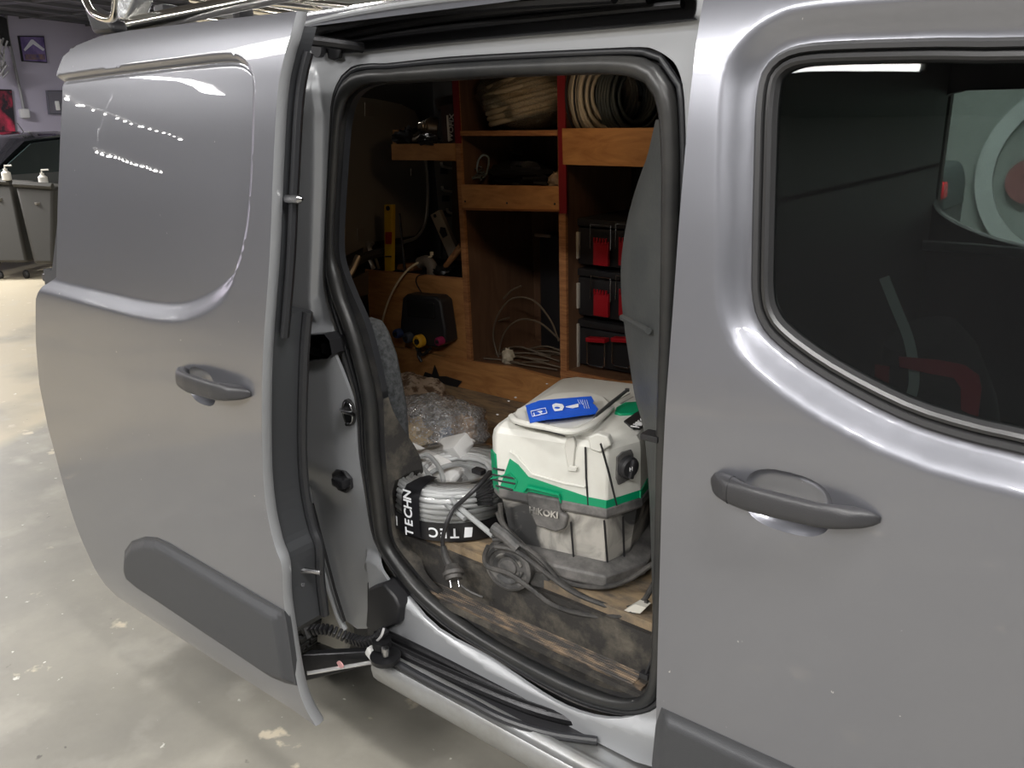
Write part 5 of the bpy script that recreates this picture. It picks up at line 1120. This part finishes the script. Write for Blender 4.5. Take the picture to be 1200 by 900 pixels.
def ringband(a0, a1, r_, z0, z1, nm, m_, off=.0015): return B().loft([[cc+Vector((math.cos(a)*(r_), math.sin(a)*(r_), z)) for a in np.linspace(R(a0), R(a1), 30)] for z in (z0, z1)]+[[cc+Vector((math.cos(a)*(r_-.002), math.sin(a)*(r_-.002), z)) for a in np.linspace(R(a0), R(a1), 30)] for z in (z1, z0)], closed=False).build(nm, m_, t)
ringband(180, 360, .1745, .006, .052, 'black_band', bandm)
def on_coil(ang, z, r_=.1755): return cc+Vector((math.cos(R(ang))*r_, math.sin(R(ang))*r_, z))
def letters(s, a0, da, z, size, flip, nm='band_lettering', r_=.1752):
    for k, chh in enumerate(s):
        a = a0+da*k; n_ = Vector((math.cos(R(a)), math.sin(R(a)), 0)); ex = Vector((-n_.y, n_.x, 0)); ez = Vector((0, 0, 1))
        if flip: ex, ez = -ex, -ez
        text(nm, chh, size, frame(on_coil(a, z, r_), ex, ez), wi, t, depth=.0003, bold=True)
letters('TEC', 310, -8.2, .029, .034, True); letters('IM', 256, -9, .029, .034, True)
B().prism([on_coil(317, .016), on_coil(323, .016), on_coil(324, .040), on_coil(318, .042)], (.0005, -.0005, 0)).build('band_logo', wi, t)
# vertical strap with lettering
sa = 274
st_pts = [(sa, r_, z) for r_, z in ((.178, .012), (.180, .07), (.176, .108), (.160, .128), (.12, .132), (.09, .128))]
B().loft([[cc+Vector((math.cos(R(sa+d_))*r_, math.sin(R(sa+d_))*r_, z)) for _, r_, z in st_pts] for d_ in (-8, -2, 4, 9)], closed=False).build('vertical_strap', bandm, t, ang=60)
for k, chh in enumerate('TECHN'):
    z = .020+k*.024; n_ = Vector((math.cos(R(sa)), math.sin(R(sa)), 0)); ex = Vector((-n_.y, n_.x, 0))
    text('strap_lettering', chh, .034, frame(cc+n_*.1818+Vector((0, 0, z)), Vector((0, 0, 1)), -ex), wi, t, depth=.0003, bold=True)
B().loft([[cc+Vector((math.cos(a)*r_, math.sin(a)*r_, z)) for a in np.linspace(0, 2*math.pi, 60, endpoint=False)] for r_, z in ((.1765, .055), (.1775, .08), (.1765, .10), (.166, .124), (.12, .130), (.09, .124))]).build('shrink_wrap', glass_mat('shrink_film', (.95, .95, .95), .8, .12), t, ang=60)
# loose grey tail looping over the coil
gl_ = mat('grey_flex', (.34, .35, .35), rough=.45)
B().tube([P(484, 612, y=.14), P(482, 585, y=.15), P(482, 555, y=.2), P(488, 538, y=.25), P(500, 533, y=.28), P(512, 544, y=.27), P(519, 560, y=.24), P(521, 580, y=.22), P(518, 596, y=.19)], .0062, 8, smooth=6).build('loose_tail', gl_, t)
B().tube([P(496, 549, y=.26), P(510, 565, y=.21), P(528, 583, y=.18), P(540, 596, y=.155), P(560, 613, y=.14), P(578, 628, y=.13)], .0062, 8, smooth=5).build('loose_tail', gl_, t)
B().tube([P(502, 556, y=.25), P(515, 549, y=.27), P(535, 544, y=.3), P(556, 548, y=.28), P(568, 552, y=.26)], .0062, 8, smooth=5).build('loose_tail', gl_, t)
B().tube([P(512, 584, y=.2), P(527, 594, y=.16), P(545, 608, y=.145)], .006, 8, smooth=5).build('loose_tail', gl_, t)
# black lead with plug
t = thing('plug_lead', 'black lead hanging over the coil with a dusty plug at its end', 'cord', P(528, 672, y=.12))
for d_ in (0, .010):
    B().tube([P(574+d_*200, 553, y=.22), P(560, 570, y=.17), P(544, 585, y=.15), P(532, 596, y=.14), P(524, 612, y=.12), P(519, 630, y=.115), P(519, 642, y=.112)], .0050, 8, smooth=5).build('lead', BLACK, t)
B().tube([P(519, 640, y=.112), P(522, 652, y=.11), P(526, 661, y=.11)], [.007, .009, .011], 10).build('plug_neck', CORD, t)
pc_ = P(531, 670, y=.105); dn = Vector((.45, -.35, -.55)).normalized(); MP = Matrix.Translation(pc_) @ dn.to_track_quat('Z', 'Y').to_matrix().to_4x4()
B().lathe([(0, -.018), (.014, -.016), (.020, -.004), (.024, 0), (.024, .008), (.019, .010), (.019, .018), (0, .018)], MP, 20).build('plug_body', CORD, t)
for s in (-1, 1): B().tube([MP@Vector((.009*s, 0, .016)), MP@Vector((.009*s, 0, .036))], .0024, 8).build('plug_pin', STEEL, t)
B().tube([P(540, 686, y=.11), P(552, 694, y=.115), P(566, 700, y=.12)], .003, 6, smooth=3).build('stray_wire', CORD, t)
for k, (a, c) in enumerate(((556, 578), (560, 584), (556, 590), (553, 596))):
    pass
t = thing('black_lead_bundle', 'folded bundle of black leads between the coil and the extractor', 'cord', P(568, 580, y=.24))
for k in range(7):
    B().tube([P(550-k*2, 580+k*3.2, y=.24-k*.01), P(562, 572+k*3.2, y=.22), P(577, 560+k*5, y=.20)], .0038, 6, smooth=4).build('lead_run', BLACK, t)
B().box(P(561, 552, y=.25), (.03, .02, .012), bev=.003).build('lead_tie', BLACK, t)
# ------------------------------------------------------------------ bags behind
c = Vector((-1.60, .49, FZ+.095))
t = thing('clear_plastic_bag', 'crumpled clear plastic bag of white papers and brown parts behind the cable coil', 'bag', (c.x, c.y, FZ))
blob(c, (.165, .13, .10), .16, 2.3, 11, 40, flatten=FZ+.001).build('bag_film', glass_mat('bag_film', (.94, .94, .95), .9, .10, film=(.88, .88, .88)), t, ang=75)
ppm = mat('white_paper', (.75, .75, .74), rough=.7, bump=1, bscale=18)
for k, (a, c_, zz, sx, sz, an) in enumerate(((497, 543, .70, .15, .035, 8), (528, 526, .715, .11, .045, -22), (552, 534, .69, .07, .05, 15), (515, 556, .69, .12, .02, -6))):
    q_ = P(a, c_, z=zz); B().box(q_, (sx, .07, sz), rot=Matrix.Rotation(R(an), 3, 'Y') @ Matrix.Rotation(R(20), 3, 'X'), bev=.010).build('paper_packet', ppm, t)
tanp = mat('tan_cardboard', (.48, .36, .19), rough=.7, col2=(.35, .25, .12), nscale=12)
blob(P(480, 515, y=.46), (.06, .06, .06), .3, 3, 3, 18).build('tan_packet', tanp, t)
blob(P(545, 505, y=.52), (.035, .035, .045), .25, 3, 5, 18).build('brown_part', mat('brown_part', (.30, .2, .12), rough=.6), t)
blob(P(528, 510, y=.5), (.03, .03, .02), .3, 3, 6, 16).build('dark_part', mat('slate_part', (.12, .14, .18), rough=.4), t)
B().tube([P(470, 531, y=.47), P(478, 524, y=.46), P(490, 526, y=.46)], .012, 8, smooth=4).build('black_part', BLACK, t)
# twisted neck of the bag
B().loft([[P(530, 540, y=.40)+Vector((math.cos(a)*r_, math.sin(a)*r_*.5, math.sin(a)*r_))+Vector((k_*.03, -k_*.022, -k_*.008)) for a in np.linspace(0, 2*math.pi, 12, endpoint=False)] for k_, r_ in ((-1, .045), (0, .022), (1, .012), (2, .016), (3, .026))]).build('bag_neck', MATS['bag_film'], t, ang=70)
c = Vector((-1.95, .74, FZ+.058))
t = thing('patterned_sack', 'speckled brown and cream sack behind the clear bag', 'sack', (c.x, c.y, FZ))
pm_ = mat('speckled_sack', (.50, .42, .34), col2=(.14, .09, .06), nscale=26, rough=.8, contrast=(.48, .56), bump=.6, bscale=12)
blob(c, (.15, .11, .078), .18, 2.2, 21, 30, flatten=FZ+.001).build('sack_body', pm_, t, ang=70)
t = thing('power_tool', 'dark round tool with orange lead lying left of the sack', 'tool', P(472, 500, y=.66))
for a, c_, r_, l in ((466, 480, .030, .08), (482, 472, .017, .05)):
    q_ = P(a, c_, y=.60); d_ = Vector((.5, -.75, .25)).normalized() if a < 470 else Vector((0, 0, 1))
    B().lathe([(0, -l), (r_, -l), (r_, -.01), (r_*.9, 0), (r_*.4, .002), (0, .002)], Matrix.Translation(q_) @ d_.to_track_quat('Z', 'Y').to_matrix().to_4x4(), 20).build('tool_body', mat('worn_black_tool', (.06, .05, .045), rough=.4), t)
B().tube([P(452, 462, y=.62), P(462, 462, y=.60), P(467, 472, y=.58)], .006, 8, smooth=4).build('orange_lead', mat('orange_lead', (.6, .16, .04), rough=.5), t)
B().tube([P(458, 490, y=.56), P(470, 500, y=.54), P(468, 512, y=.5)], .018, 8, smooth=4).build('tool_handle', MATS['worn_black_tool'], t)
